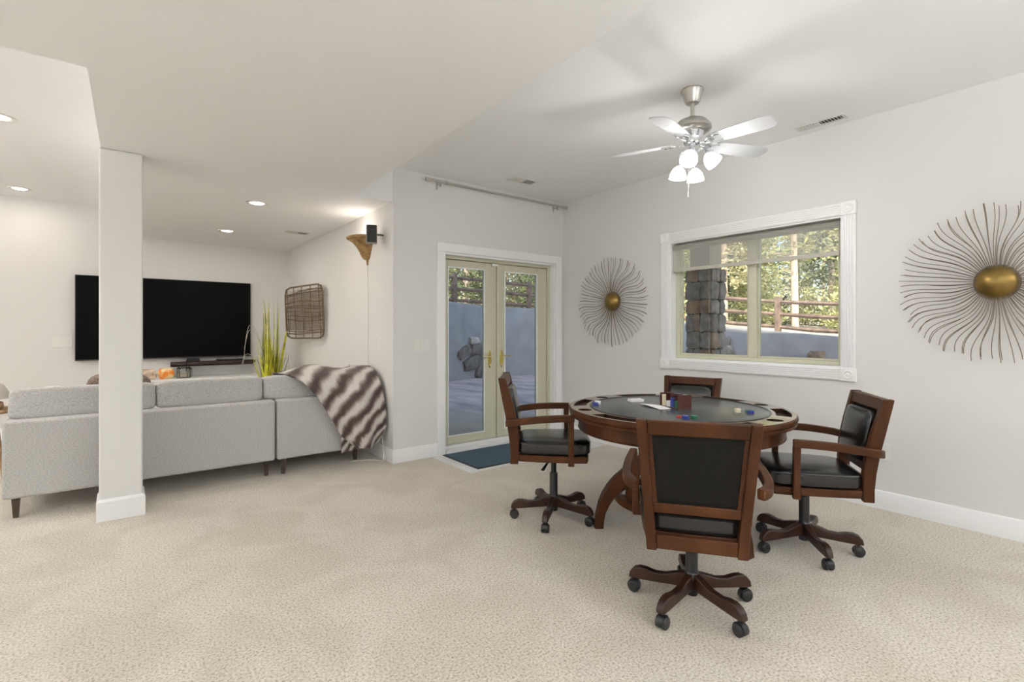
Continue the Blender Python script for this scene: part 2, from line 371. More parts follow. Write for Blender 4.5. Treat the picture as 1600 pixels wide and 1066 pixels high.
# landing tile and mat
st(boxo('floor_tile', 'tile', 2.395, 4.15, 3.645, YD-.03, .0, .006), 'pale tile landing let into the carpet at the door', 'floor')
m_ = thing('door_mat', 'blue grey ribbed door mat with dark edge on pale tile landing', 'mat', (2.50, 3.70, .006))
o = B(); o.box(0, .95, 0, .625, 0, .006); o.build('border', 'mat_border', m_, bevel=.002)
o = B()
for k in range(46): o.box(.025, .925, .025+.0127*k, .025+.0127*k+.008, .006, .012)
o.box(.02, .93, .02, .608, .006, .0085)
o.build('ribbed_pile', 'mat_blue', m_)
# ------------------------------------------------------------------ window
W = st(thing('window_1', None, None), 'white framed sliding window with rosette corner casing over the game table', 'window')
y0, y1, z0, z1 = 1.41, 2.882, .968, 2.092; cw = .09
def flute(b, horiz, a0, a1, c0, c1):
    """casing board with four raised flutes; lies on the wall face XR"""
    def put(xa, xb, p0, p1, q0, q1):
        if horiz: b.box(xa, xb, p0, p1, q0, q1)
        else: b.box(xa, xb, q0, q1, p0, p1)
    put(XR-.016, XR, a0, a1, c0, c1); wd = (c1-c0)
    for k in range(5):
        q = c0+.004+(wd-.008)*k/5; put(XR-.021, XR-.015, a0, a1, q+.002, q+(wd-.008)/5-.002)
    return b
flute(B(), True, y0, y1, z1, z1+cw).build('casing', 'trim', W, bevel=.002)
flute(B(), True, y0, y1, z0-cw, z0).build('casing', 'trim', W, bevel=.002)
flute(B(), False, z0, z1, y0-cw, y0).build('casing', 'trim', W, bevel=.002)
flute(B(), False, z0, z1, y1, y1+cw).build('casing', 'trim', W, bevel=.002)
for yy in (y0-cw/2, y1+cw/2):
    for zz in (z0-cw/2, z1+cw/2):
        k = boxo('corner_block', 'trim', XR-.027, XR, yy-.049, yy+.049, zz-.049, zz+.049, W, bevel=.004)
        Mx = Matrix.Translation((XR-.027, yy, zz)) @ Matrix.Rotation(R(-90), 4, 'Y')
        B().lathe([(0, .004), (.010, .003), (.016, 0), (.02, .001), (.026, .006), (.032, .005), (.036, -.001)], 28, Mx).build('rosette', 'trim', k)
o = B(); o.box(XR, XR+.17, y0, y0+.012, z0, z1); o.box(XR, XR+.17, y1-.012, y1, z0, z1); o.box(XR, XR+.17, y0+.012, y1-.012, z0, z0+.012); o.box(XR, XR+.17, y0+.012, y1-.012, z1-.012, z1)
o.build('reveal_lining', 'trim', W)
fx = XR+.085; f0, f1, g0, g1 = y0+.0125, y1-.0125, z0+.0125, z1-.0125
o = B(); o.box(fx, fx+.06, f0, f0+.035, g0, g1); o.box(fx, fx+.06, f1-.05, f1, g0, g1); o.box(fx, fx+.06, f0+.035, f1-.05, g0, g0+.03); o.box(fx, fx+.06, f0+.035, f1-.05, g1-.035, g1)
o.build('frame', 'almond', W, bevel=.003)
ym = 2.115
o = B(); o.box(fx-.006, fx+.052, ym-.034, ym+.038, g0+.03, g1-.035); o.build('meeting_stile', 'almond', W, bevel=.004)
for (a, bq, xx) in ((f0+.035, ym-.034, fx+.03), (ym+.038, f1-.05, fx+.018)):
    s_ = B(); t = .016
    s_.box(xx-.01, xx+.016, a, a+t, g0+.03, g1-.035); s_.box(xx-.01, xx+.016, bq-t, bq, g0+.03, g1-.035)
    s_.box(xx-.01, xx+.016, a+t, bq-t, g0+.03, g0+.03+t); s_.box(xx-.01, xx+.016, a+t, bq-t, g1-.035-t, g1-.035)
    q = s_.build('sash', 'almond', W, bevel=.002)
    B().box(xx, xx+.005, a+t, bq-t, g0+.03+t, g1-.035-t).build('pane', 'glass', q, smooth=0)
# roller shade
s = thing('roller_shade', 'half lowered see-through grey sunscreen roller shade in the window', 'blind', (XR+.045, (y0+y1)/2, z1-.05))
hw = (y1-y0)/2-.02
o = B(); o.tube([(0, -hw, 0), (0, hw, 0)], .026, 16); o.build('roller', 'shade_roll', s)
o = B(); o.tube([(0, hw+.0005, -.004), (0, hw+.006, -.004)], .022, 16); o.build('end_cap', 'plastic_black', s)
B().box(-.0265, -.0255, -hw+.004, hw-.004, -.205, 0).build('fabric', 'screen', s, smooth=0)
B().box(-.031, -.021, -hw+.004, hw-.004, -.238, -.205).build('hem_bar', 'shade_hem', s, bevel=.003)
o = B(); o.tube([(-.01, -hw-.003, -.75), (-.01, -hw-.003, -.70)], .008, 8); o.build('chain_tensioner', 'plastic_black', s)

# ------------------------------------------------------------------ game chairs
def spline(pts, n=6):
    out = []
    P_ = [Vector(p) for p in pts]
    for i in range(len(P_)-1):
        a, b, c, e = P_[max(i-1, 0)], P_[i], P_[i+1], P_[min(i+2, len(P_)-1)]
        for k in range(n):
            t = k/n; out.append(.5*((2*b)+(c-a)*t+(2*a-5*b+4*c-e)*t*t+(3*b-a-3*c+e)*t**3))
    out.append(P_[-1]); return out
def sweep(b, path, wfn, hh):
    """rectangular section swept along a path lying mostly in plan: width wfn (sideways), height hh (vertical)"""
    rings = []
    n = len(path)
    for i, p in enumerate(path):
        t = (path[min(i+1, n-1)]-path[max(i-1, 0)]); t = Vector((t.x, t.y, 0)).normalized(); s_ = Vector((t.y, -t.x, 0))
        ww = wfn/2; rings.append([b.bm.verts.new(p+s_*sx*ww+Vector((0, 0, sz*hh/2))) for sx, sz in ((-1,-1),(1,-1),(1,1),(-1,1))])
    for i in range(n-1):
        for k in range(4): b.bm.faces.new((rings[i][k], rings[i][(k+1) % 4], rings[i+1][(k+1) % 4], rings[i+1][k]))
    b.bm.faces.new(rings[0][::-1]); b.bm.faces.new(rings[-1])
PROTO = {}
def make_chair(label, loc, rz, dz, base_ang, cat='chair'):
    root = thing('game_chair', label, cat, loc, rz, 'wooden swivel chairs around the game table')
    D = Vector((0, 0, dz))
    up = lambda b: None
    # lower part turns on its own; upper part is raised by the gas lift
    def put(o, raised=True):
        if raised: o.location = D
        return o
    def cached(key, fn):
        if key not in PROTO: PROTO[key] = fn()
        return PROTO[key]
    def part(name, key, m, fn, parent=root, raised=True, bevel=0, smooth=40):
        if key in PROTO:
            o = bpy.data.objects.new(name, PROTO[key]); COL.objects.link(o); o.parent = parent
            if bevel:
                q = o.modifiers.new('bevel', 'BEVEL'); q.width = bevel; q.segments = 2; q.limit_method = 'ANGLE'; q.angle_limit = R(40)
        else:
            o = fn().build(name, m, parent, bevel=bevel, smooth=smooth); PROTO[key] = o.data
        return put(o, raised)
    # base
    part('hub', 'hub', 'metal_black', lambda: B().lathe([(0, .05), (.026, .05), (.028, .06), (.03, .10), (.036, .128), (.036, .142), (.03, .15), (.027, .158), (.027, .30)], 24), raised=False)
    hb = B(); hb.lathe([(.018, .30), (.018, .372+dz)], 18); hb.lathe([(.018, .30), (.027, .30)], 18); hb.build('gas_column', 'metal_black', root)
    def legm():
        top = [(.022, .150), (.07, .136), (.12, .118), (.165, .115), (.205, .124), (.235, .125), (.262, .115), (.28, .095), (.286, .068)]
        bot = [(.262, .066), (.18, .070), (.09, .076), (.022, .080)]
        return B().prism(top+bot, lambda p, t: Vector((p[0], t, p[1])), -.018, .018)
    def casm():
        b = B()
        for sgn in (-1, 1):
            b.lathe([(0, -.011), (.022, -.011), (.026, -.007), (.026, .007), (.020, .011), (0, .011)], 20, Matrix.Translation((.262, sgn*.013, .027)) @ Matrix.Rotation(R(90), 4, 'X'))
        hood = [(.262+.030*math.cos(R(a)), .029+.030*math.sin(R(a))) for a in range(-20, 201, 20)]
        b.prism(hood, lambda p, t: Vector((p[0], t, p[1])), -.014, .014)
        b.tube([(.262, 0, .05), (.262, 0, .068)], .008)
        return b
    for k in range(5):
        l = part('base_leg', 'leg', 'wood_dark', legm, raised=False, bevel=.005)
        l.rotation_euler = (0, 0, R(base_ang+72*k)-rz)
        part('caster', 'caster', 'plastic_black', casm, parent=l, raised=False)
    # seat
    part('seat_mechanism', 'mech', 'metal_black', lambda: B().box(-.06, .06, -.09, .09, .372, .40), bevel=.004)
    part('tilt_knob', 'knob', 'plastic_black', lambda: B().lathe([(0, .335), (.022, .337), (.026, .35), (.024, .372), (0, .372)], 18, Matrix.Translation((0, .145, .012))))
    part('height_lever', 'lever', 'plastic_black', lambda: B().tube([(.05, -.02, .37), (.11, -.05, .345), (.17, -.075, .325)], [.007, .009, .013], 8, flat=.5))
    def railm():
        b = B(); poly = [(-.195, -.225), (.195, -.225), (.213, -.10), (.232, .12), (.228, .20), (.16, .215), (-.16, .215), (-.228, .20), (-.232, .12), (-.213, -.10)]
        b.prism(poly, lambda p, t: Vector((p[0], p[1], t)), .382, .425); return b
    part('seat_frame', 'rail', 'wood', railm, bevel=.006)
    def seatm():
        b = B(); b.pillow(0, 0, .470, .46, .47, .098, n=7, cuts=10, puff=.16)
        for v in b.bm.verts:
            v.co.x *= .90+.10*min(1, max(0, (v.co.y+.23)/.30)); v.co.y += -.005
        return b
    part('seat_cushion', 'seat', 'leather', seatm, smooth=60)
    def piping():
        b = B(); pts = []
        for k in range(33):
            a = 2*math.pi*k/32; ca, sa = math.cos(a), math.sin(a); q = (abs(ca)**7+abs(sa)**7)**(-1/7)
            x, y = ca*q*.228, sa*q*.233
            pts.append((x*(.90+.10*min(1, max(0, (y+.23)/.30))), y-.005, .498))
        return b.tube(pts, .0045, 6, cap=False)
    part('piping', 'pipe', 'leather', piping, parent=root)
    # back: splayed posts
    px = lambda z: .193+(z-.364)/(.911-.364)*.041            # outer half width at height z
    rear = [(.364, -.281), (.43, -.279), (.52, -.285), (.62, -.299), (.75, -.324), (.911, -.354)]
    front = [(.911, -.306), (.75, -.262), (.62, -.234), (.52, -.225), (.43, -.226), (.364, -.229)]
    yr = lambda z: next(a[1]+(b[1]-a[1])*(z-a[0])/(b[0]-a[0]) for a, b in zip(rear, rear[1:]) if z <= b[0]+1e-6)
    fr = front[::-1]
    yf = lambda z: next(a[1]+(b[1]-a[1])*(z-a[0])/(b[0]-a[0]) for a, b in zip(fr, fr[1:]) if z <= b[0]+1e-6)
    for sgn in (-1, 1):
        part('back_post', 'post%d' % sgn, 'wood', lambda: B().prism([(y, z) for z, y in rear+front], lambda p, t: Vector((sgn*(px(p[1])-t), p[0], p[1])), 0, .040), bevel=.005)
    def railb(za, zb, d0, d1, inset=.040):
        b = B(); v = []
        for z in (za, zb):
            h = px(z)-inset+.0005
            ya, yb = yr(z)+d0, yr(z)+d1
            v.append([b.bm.verts.new((x, y, z)) for x, y in ((-h, ya), (h, ya), (h, yb), (-h, yb))])
        for i in range(4): b.bm.faces.new((v[0][i], v[0][(i+1) % 4], v[1][(i+1) % 4], v[1][i]))
        b.bm.faces.new(v[0][::-1]); b.bm.faces.new(v[1]); return b
    part('crest_rail', 'crest', 'wood', lambda: railb(.848, .909, .003, .047), bevel=.006)
    part('lower_rail', 'lrail', 'wood', lambda: railb(.520, .562, .006, .04), bevel=.004)
    part('bottom_rail', 'brail', 'wood', lambda: railb(.370, .428, .006, .035), bevel=.004)
    def slip(sx):
        b = B(); v = []
        for z in (.563, .847):
            h = px(z)-.041; v.append([b.bm.verts.new((sx*x, y, z)) for x, y in ((h-.016, yr(z)+.010), (h, yr(z)+.010), (h, yr(z)+.036), (h-.016, yr(z)+.036))])
        for i in range(4): b.bm.faces.new((v[0][i], v[0][(i+1) % 4], v[1][(i+1) % 4], v[1][i]))
        b.bm.faces.new(v[0][::-1]); b.bm.faces.new(v[1])
        return b
    for sgn in (-1, 1): part('back_stile', 'slip%d' % sgn, 'wood', lambda: slip(sgn))
    part('back_panel', 'bpanel', 'leather_back', lambda: railb(.563, .847, .016, .030, .058))
    def bcm():
        b = B(); b.pillow(0, 0, 0, .335, .272, .062, n=7, cuts=8, puff=.25)
        for v in b.bm.verts:
            z = .705+v.co.y; y = (yr(min(.9, z))+.050)+v.co.z
            v.co = Vector((v.co.x*(1+(v.co.y)*.14), y, z))
        return b
    part('back_cushion', 'bcush', 'leather', bcm, smooth=60)
    # arms: bowed in plan, with an upright at the front
    for sgn in (-1, 1):
        def armm():
            path = spline([(sgn*.232, -.296, .632), (sgn*.262, -.262, .640), (sgn*.277, -.20, .650), (sgn*.276, -.08, .663), (sgn*.266, .05, .668), (sgn*.262, .118, .668)], 5)
            b = B(); sweep(b, path, .036, .042); return b
        a = part('armrest', 'arm%d' % sgn, 'wood', armm, bevel=.006)
        part('arm_post', 'apost%d' % sgn, 'wood', lambda: B().prism([(.080, .372), (.118, .372), (.116, .47), (.116, .648), (.080, .648), (.084, .47)], lambda p, t: Vector((sgn*t, p[0], p[1])), .2335, .266), parent=root, bevel=.004)
    return root
fa = lambda deg: R(deg-90)
make_chair('brown wooden swivel game chair seen from behind, nearest the camera', (2.045, 1.292, 0), fa(35.9), -.020, -102)
make_chair('brown wooden swivel game chair in profile in front of the glass door', (2.269, 2.458, 0), fa(-40.8), .037, 0)
make_chair('brown wooden swivel game chair beside the window wall, turned towards the table from the right', (3.082, 1.231, 0), fa(126), -.019, 10)
make_chair('brown wooden swivel game chair behind the table, only its backrest showing', (3.46, 2.289, 0), fa(195.8), -.055, 20)

# ------------------------------------------------------------------ game table
TX, TY = 2.768, 1.86
T = thing('game_table', 'round wooden poker table with black playing surface and chip trays', 'table', (TX, TY, 0))
def hide_apply(obj, cutters):
    for c_ in cutters:
        md = obj.modifiers.new('cut', 'BOOLEAN'); md.operation = 'DIFFERENCE'; md.solver = 'EXACT'; md.object = c_
    dg = bpy.context.evaluated_depsgraph_get(); me = bpy.data.meshes.new_from_object(obj.evaluated_get(dg))
    obj.modifiers.clear(); obj.data = me
    for c_ in cutters: bpy.data.objects.remove(c_)
rim = B().lathe([(.535, .72), (.60, .706), (.655, .704), (.668, .708), (.671, .718), (.665, .724), (.671, .730), (.676, .742), (.674, .754), (.666, .760), (.535, .760)], 96, close=True).build('table_rim', 'tabletop_wood', None, smooth=35)
rim.data.materials.append(MT['wood']); rim.data.materials.append(MT['wood_dark'])
cut = B()
for k in range(6):
    a = 60*k+2; poly = []
    for i in range(9): t = R(a-15+30*i/8); poly.append((.642*math.cos(t), .642*math.sin(t)))
    for i in range(9): t = R(a+13-26*i/8); poly.append((.560*math.cos(t), .560*math.sin(t)))
    cut.prism(poly, e3, .735, .80)
    t = R(a+30); cut.lathe([(0, .722), (.043, .722), (.043, .80), (0, .80)], 24, Matrix.Translation((.600*math.cos(t), .600*math.sin(t), 0)))
cu = cut.build('cut', 'wood', None, smooth=0)
hide_apply(rim, [cu])
for p in rim.data.polygons:
    r_ = math.hypot(p.center.x, p.center.y)
    if not (p.normal.z > .9 and p.center.z > .755): p.material_index = 2 if r_ < .648 else 1
rim.data.shade_smooth(); rim.data.set_sharp_from_angle(angle=R(35))
rim.parent = T
B().lathe([(0, .728), (.5345, .728), (.5345, .759), (.525, .7615), (0, .7615)], 96).build('playing_surface', 'felt', T)
B().lathe([(.527, .7612), (.531, .7645), (.536, .7645), (.540, .7602)], 96).build('inlay_ring', 'leather', T)
B().lathe([(.60, .705), (.615, .705), (.618, .70), (.613, .695), (.613, .632), (.617, .628), (.613, .622), (.595, .622)], 96, close=True).build('apron', 'wood', T)
B().lathe([(0, .70), (.59, .70), (.59, .66), (.14, .66), (.12, .62), (.105, .50), (.12, .40), (.09, .36), (0, .36)], 48).build('pedestal', 'wood_dark', T)
outer = [(.52, 0), (.511, .08), (.493, .16), (.469, .22), (.434, .275), (.393, .323), (.345, .363), (.297, .404), (.245, .445), (.18, .48), (.10, .50)]
inner = [(.10, .385), (.18, .36), (.25, .325), (.318, .268), (.366, .225), (.40, .186), (.427, .145), (.451, .097), (.462, .04), (.465, 0)]
for k, ang in enumerate((143, 263, 23)):
    l = B().prism(outer+inner, lambda p, t: Vector((p[0], t, p[1])), -.028, .028).build('leg', 'wood', T, bevel=.006); l.rotation_euler = (0, 0, R(ang))
    u = B().box(.272, .318, -.02, .02, .165, .30).build('upright', 'wood', T, bevel=.004); u.rotation_euler = (0, 0, R(ang))
    u = B().box(.02, .35, -.018, .018, .172, .205).build('spoke', 'wood', T, bevel=.004); u.rotation_euler = (0, 0, R(ang))
B().lathe([(.345, .170), (.385, .170), (.385, .212), (.345, .212)], 64, close=True).build('ring_stretcher', 'wood', T)

# ---- on the table
ZS = .7616
ORD = ['lowest', 'second', 'third', 'fourth', 'fifth', 'sixth', 'seventh', 'eighth', 'ninth', 'tenth', 'eleventh', 'twelfth', 'thirteenth', 'fourteenth', 'fifteenth', 'sixteenth', 'seventeenth', 'eighteenth', 'nineteenth', 'twentieth']
chipm = {}
def chip(col, x, y, z, label, group, rot=None, r=.0195, h=.0036):
    key = col
    if key not in chipm:
        b = B().lathe([(0, 0), (r-.001, 0), (r, .0006), (r, h-.0006), (r-.001, h), (r-.006, h), (r-.0065, h-.0003), (0, h-.0003)], 20)
        o = b.build('poker_chip', 'chip_'+col); chipm[key] = o.data
    else:
        o = bpy.data.objects.new('poker_chip', chipm[key]); COL.objects.link(o)
    o.location = (x, y, z)
    if rot: o.rotation_euler = rot
    return tag(o, label, 'poker chip', group)
def stack(col, x, y, n, label, group):
    for k in range(n): chip(col, x+rnd.uniform(-.0015, .0015), y+rnd.uniform(-.0015, .0015), ZS+.0038*k, label+(', topmost' if k == n-1 else ', %s from below' % ORD[k]), group)
stack('blue', 2.432, 2.236, 4, 'blue poker chip in the pile at the door end of the table', 'blue chips at the door side of the table')
stack('white', 2.478, 2.256, 5, 'white poker chip beside the blue pile near the door side chair', 'white chips at the door side of the table')
stack('red', 2.452, 1.626, 2, 'red poker chip in the low pile before the rack', 'red chips before the nearest chair')
stack('blue', 2.430, 1.574, 5, 'blue poker chip in the pile between the red and green piles', 'blue chips before the nearest chair')
stack('green', 2.488, 1.557, 4, 'green poker chip in the pile just behind the nearest chair top', 'green chips before the nearest chair')
stack('cream', 2.869, 1.512, 6, 'cream poker chip in the lone beige pile at the window side', 'cream chips at the window side of the table')
stack('green', 2.946, 1.483, 3, 'green poker chip behind the blue pile at the window side', 'green chips at the window side of the table')
stack('blue', 2.905, 1.452, 4, 'dark blue poker chip in the pile nearest the right hand chair', 'blue chips at the window side of the table')
# chip rack: open slots face the camera's left
ang = math.atan2(-.163, -.042)                   # direction along the slotted face
K = thing('chip_rack', 'small dark red wooden poker chip rack with open slots in mid table', 'rack', (2.713, 1.941, ZS), ang)
L_, Dp, H_ = .168, .104, .088                    # local x along the face, local y into the rack
o = B(); o.box(0, L_, 0, Dp, 0, .008); o.build('base', 'rack_wood', K, bevel=.001)
o = B(); o.box(0, L_, Dp/2-.003, Dp/2+.003, .008, H_); o.build('spine', 'rack_wood', K, bevel=.001)
o = B(); o.box(0, .006, 0, Dp, .008, H_); o.build('end_panel', 'rack_wood', K, bevel=.001)
o = B(); o.box(L_-.006, L_, 0, Dp, .008, H_); o.build('end_panel', 'rack_wood', K, bevel=.001)
pitch = (L_-.012)/4
for k in range(1, 4):
    o = B(); o.box(.006+pitch*k-.0015, .006+pitch*k+.0015, .012, Dp-.012, .008, H_-.004); o.build('divider', 'rack_wood', K)
bpy.context.view_layer.update()
KM = Matrix.Translation((2.713, 1.941, ZS)) @ Matrix.Rotation(ang, 4, 'Z')
for k, (c1, n1, c2, n2) in enumerate((('cream', 18, 'red', 19), ('white', 9, 'blue', 20), ('blue', 15, 'white', 18), ('green', 11, 'cream', 20))):
    for side, cc, nn in ((0, c1, n1), (1, c2, n2)):
        p = KM @ Vector((.006+pitch*(k+.5), .0215 if side == 0 else Dp-.0215, .0082))
        nm = ('first', 'second', 'third', 'fourth')[k]
        for q in range(nn):
            chip(cc, p.x, p.y, p.z+.0038*q, '%s poker chip, %s from below, %s rack slot, %s side' % (cc, ORD[q], nm, 'open' if side == 0 else 'far'), 'chips in the rack', r=.0195)
o = B()
dk = Matrix.Translation((2.765, 2.175, ZS)) @ Matrix.Rotation(R(-24), 4, 'Z')
for k in range(5): o.box(-.046+.001*k, .046+.001*k, -.031, .031, .0032*k, .0032*k+.003)
tag(o.build('card_deck', 'paper', loc=dk.translation, bevel=.0008), 'white deck of playing cards lying left of the chip rack', 'card deck').rotation_euler = (0, 0, R(-24))
# leaflet, one corner lifted
bm = B(); P4 = [Vector((2.640, 2.062, 0)), Vector((2.735, 2.030, 0)), Vector((2.690, 1.985, 0)), Vector((2.600, 1.860, 0))]
a_, b_, c_, d_ = Vector((2.655, 2.056, 0)), Vector((2.735, 2.026, 0)), Vector((2.672, 1.828, 0)), Vector((2.592, 1.852, 0))
g = []
for i in range(7):
    row = []
    for j in range(7):
        u, v = i/6, j/6; p = (a_*(1-u)+b_*u)*(1-v)+(d_*(1-u)+c_*u)*v
        row.append(p+Vector((0, 0, ZS+.001+.016*max(0, (1-v)-.45)*(1-u)+.006*math.sin(v*3.1))))
    g.append(row)
for dz_ in (0, -.0008):
    vv = [[bm.bm.verts.new(p+Vector((0, 0, dz_))) for p in row] for row in g]
    for i in range(6):
        for j in range(6): bm.bm.faces.new((vv[i][j], vv[i+1][j], vv[i+1][j+1], vv[i][j+1]))
tag(bm.build('leaflet', 'paper', smooth=60), 'white curled paper leaflet lying in front of the chip rack', 'paper')

# ------------------------------------------------------------------ ceiling fan
FX, FY = 2.84, 1.79
F = thing('ceiling_fan', 'brushed nickel ceiling fan with white blades and four lit glass shades', 'fan', (FX, FY, ZH))
zz = lambda z: z-ZH
B().lathe([(0, zz(2.766)), (.066, zz(2.766)), (.069, zz(2.755)), (.058, zz(2.735)), (.052, zz(2.70)), (.04, zz(2.678)), (.022, zz(2.674)), (0, zz(2.674))], 32).build('canopy', 'nickel', F)
B().lathe([(0, zz(2.69)), (.0125, zz(2.69)), (.0125, zz(2.60)), (.022, zz(2.597)), (.024, zz(2.575)), (0, zz(2.575))], 20).build('downrod', 'nickel', F)
B().lathe([(0, zz(2.592)), (.035, zz(2.588)), (.085, zz(2.565)), (.112, zz(2.535)), (.116, zz(2.515)), (.104, zz(2.50)), (.075, zz(2.493)), (0, zz(2.493))], 40).build('motor_housing', 'nickel', F)
B().lathe([(0, zz(2.494)), (.07, zz(2.494)), (.058, zz(2.462)), (.052, zz(2.445)), (.055, zz(2.435)), (.05, zz(2.425)), (.03, zz(2.415)), (0, zz(2.415))], 40).build('flywheel', 'chrome', F)
def blademesh(Lr):
    b = B(); n = 14; top = []
    prof = [(.115, .038), (.14, .050), (.25, .060), (.40, .067), (.47, .067), (.505, .060), (.525, .042), (.53, .0)]
    pts = [(x*Lr/.53, y) for x, y in prof]+[(x*Lr/.53, -y) for x, y in prof[-2::-1]]
    b.prism(pts, e3, -.003, .003); return b
for an, Lr, pt, dz_, droop in ((-86, .495, 12, -.026, 0), (-19, .575, 11, -.022, 0), (112, .515, 13, -.018, 0), (190, .50, 13, -.014, 0)):
    bl = blademesh(Lr).build('blade', 'blade', F, bevel=.002)
    bl.matrix_local = Matrix.Translation((0, 0, zz(2.462)+dz_-.012)) @ Matrix.Rotation(R(an), 4, 'Z') @ Matrix.Rotation(R(-pt), 4, 'X')
    ir = B(); ir.tube([(.055, 0, -.008), (.085, 0, -.014), (.105, .025, -.008), (.15, .042, -.006), (.185, .03, -.006)], .0055, 8)
    ir.tube([(.085, 0, -.014), (.105, -.025, -.008), (.15, -.042, -.006), (.185, -.03, -.006)], .0055, 8)
    ir.tube([(.105, .025, -.008), (.14, 0, -.007), (.105, -.025, -.008)], .005, 8)
    ir.build('blade_iron', 'chrome', bl)
B().lathe([(0, zz(2.415)), (.022, zz(2.415)), (.024, zz(2.39)), (.034, zz(2.38)), (.036, zz(2.35)), (.028, zz(2.335)), (.016, zz(2.325)), (.012, zz(2.30)), (.006, zz(2.29)), (0, zz(2.288))], 28).build('light_fitter', 'chrome', F)
for an, zc in ((-157, 2.288), (-67, 2.288), (113, 2.240), (23, 2.236)):
    a = R(an); dr = Vector((math.cos(a), math.sin(a), 0))
    arm = B(); arm.tube(spline([dr*.03+Vector((0, 0, zz(2.37))), dr*.055+Vector((0, 0, zz(2.385))), dr*.075+Vector((0, 0, zz(2.365))), dr*.082+Vector((0, 0, zz(zc+.055)))], 5), .006, 8)
    arm.build('lamp_arm', 'chrome', F)
    ax = (dr*(.85 if an < 0 else .12 if an == 113 else .5)+Vector((0, 0, -1))).normalized(); Mq = Matrix.Translation(dr*.082+Vector((0, 0, zz(zc+.055)))) @ ax.to_track_quat('Z', 'Y').to_matrix().to_4x4()
    sh = B().lathe([(.017, 0), (.02, .004), (.034, .016), (.046, .036), (.052, .060), (.053, .080), (.050, .080), (.048, .060), (.043, .038), (.031, .019), (.014, .006)], 28, Mq).build('lamp_shade', 'shade_frost', F)
    B().lathe([(0, .012), (.012, .014), (.014, .03), (.026, .042), (.0335, .054), (.030, .066), (.016, .074), (0, .076)], 20, Mq).build('bulb', 'bulb_glow', sh)
    lamp('fan_bulb_light', 'POINT', F.location+dr*.135+Vector((0, 0, zz(zc-.055))), BULB, (1, .98, .95), .04)
pc = B(); pc.tube([(-.018, .012, zz(2.33)), (-.020, .014, zz(2.25)), (-.022, .016, zz(2.115))], .0016, 6); pc.build('pull_chain', 'nickel', F)
B().lathe([(0, zz(2.115)), (.004, zz(2.112)), (.005, zz(2.10)), (.003, zz(2.085)), (0, zz(2.083))], 10, Matrix.Translation((-.022, .016, 0))).build('chain_pull', 'chrome', F)

# ------------------------------------------------------------------ recessed lights, added fill lamps, vents
def can(x, y, z, label, power=CAN):
    L = thing('recessed_light', label, 'ceiling light', (x, y, z), 0, 'recessed ceiling lights')
    B().lathe([(.062, -.001), (.070, -.006), (.092, -.006), (.098, 0), (.062, 0)], 36, close=True).build('trim_ring', 'vent', L)
    g_ = B().lathe([(0, -.012), (.035, -.011), (.055, -.006), (.061, -.001), (0, -.001)], 30).build('lens', 'lamp_glow', L)
    lamp('can_light', 'AREA', (x, y, z-.03), power, (1, .93, .82), .13)
    return L
can(1.003, 5.19, ZL+.004, 'lit recessed ceiling light nearer the column in the alcove ceiling')
can(1.0, 6.86, ZL+.004, 'lit recessed ceiling light closest to the television, in the low alcove ceiling')
can(-.70, 5.11, ZT+.004, 'lit recessed ceiling light cut by the left frame edge in the raised ceiling')
can(-.875, 7.57, ZT+.004, 'lit recessed ceiling light high by the far wall, left of the column', 3)
for x, y in ((-2.4, 6.4), (-2.4, 1.6), (-2.4, -1.2), (-.4, -1.4), (-.2, .9), (.9, -2.2), (.55, 2.4)):  # added ceiling lights out of view, to even out the brightness
    if y > 2.98 and x < -.11: z = ZT
    else: z = ZL
    if (x, y) in ((.55, 2.4), (-.2, .9)): continue
    can(x, y, z, 'added recessed fill light in the ceiling, out of view', 3)
for x, y in ((2.3, -1.9), (3.5, -1.9)): can(x, y, ZH, 'added recessed fill light in the ceiling, out of view', 3)  # two more added fill lights, out of view
def fill_uplight(x, y, power=FILL, col=(.93, .97, 1)):  # added lamps out of view, bouncing fill light off the ceiling
    L = thing('fill_lamp', 'added uplight lamp on a slim black stand, out of view, for even fill', 'fill lamp', (x, y, 0), 0, 'added fill uplights')
    B().lathe([(0, 0), (.15, 0), (.155, .015), (.03, .03), (.014, .05), (.014, 1.72), (0, 1.72)], 28).build('stand', 'metal_black', L)
    B().lathe([(.012, 1.70), (.06, 1.72), (.16, 1.80), (.165, 1.81), (.155, 1.805), (.055, 1.735), (0, 1.73)], 32).build('lamp_shade', 'vent', L)
    lamp('uplight', 'AREA', (x, y, 1.79), power, col, .26, rot=(R(180), 0, 0))
fill_uplight(-2.6, -2.2); fill_uplight(3.2, -2.6, 55); fill_uplight(.2, -2.1, 70); fill_uplight(1.1, -.7, 62, (.90, .95, 1)); fill_uplight(-3.1, 1.8, 110); fill_uplight(-3.3, 5.2, 90, (1, .97, .93))
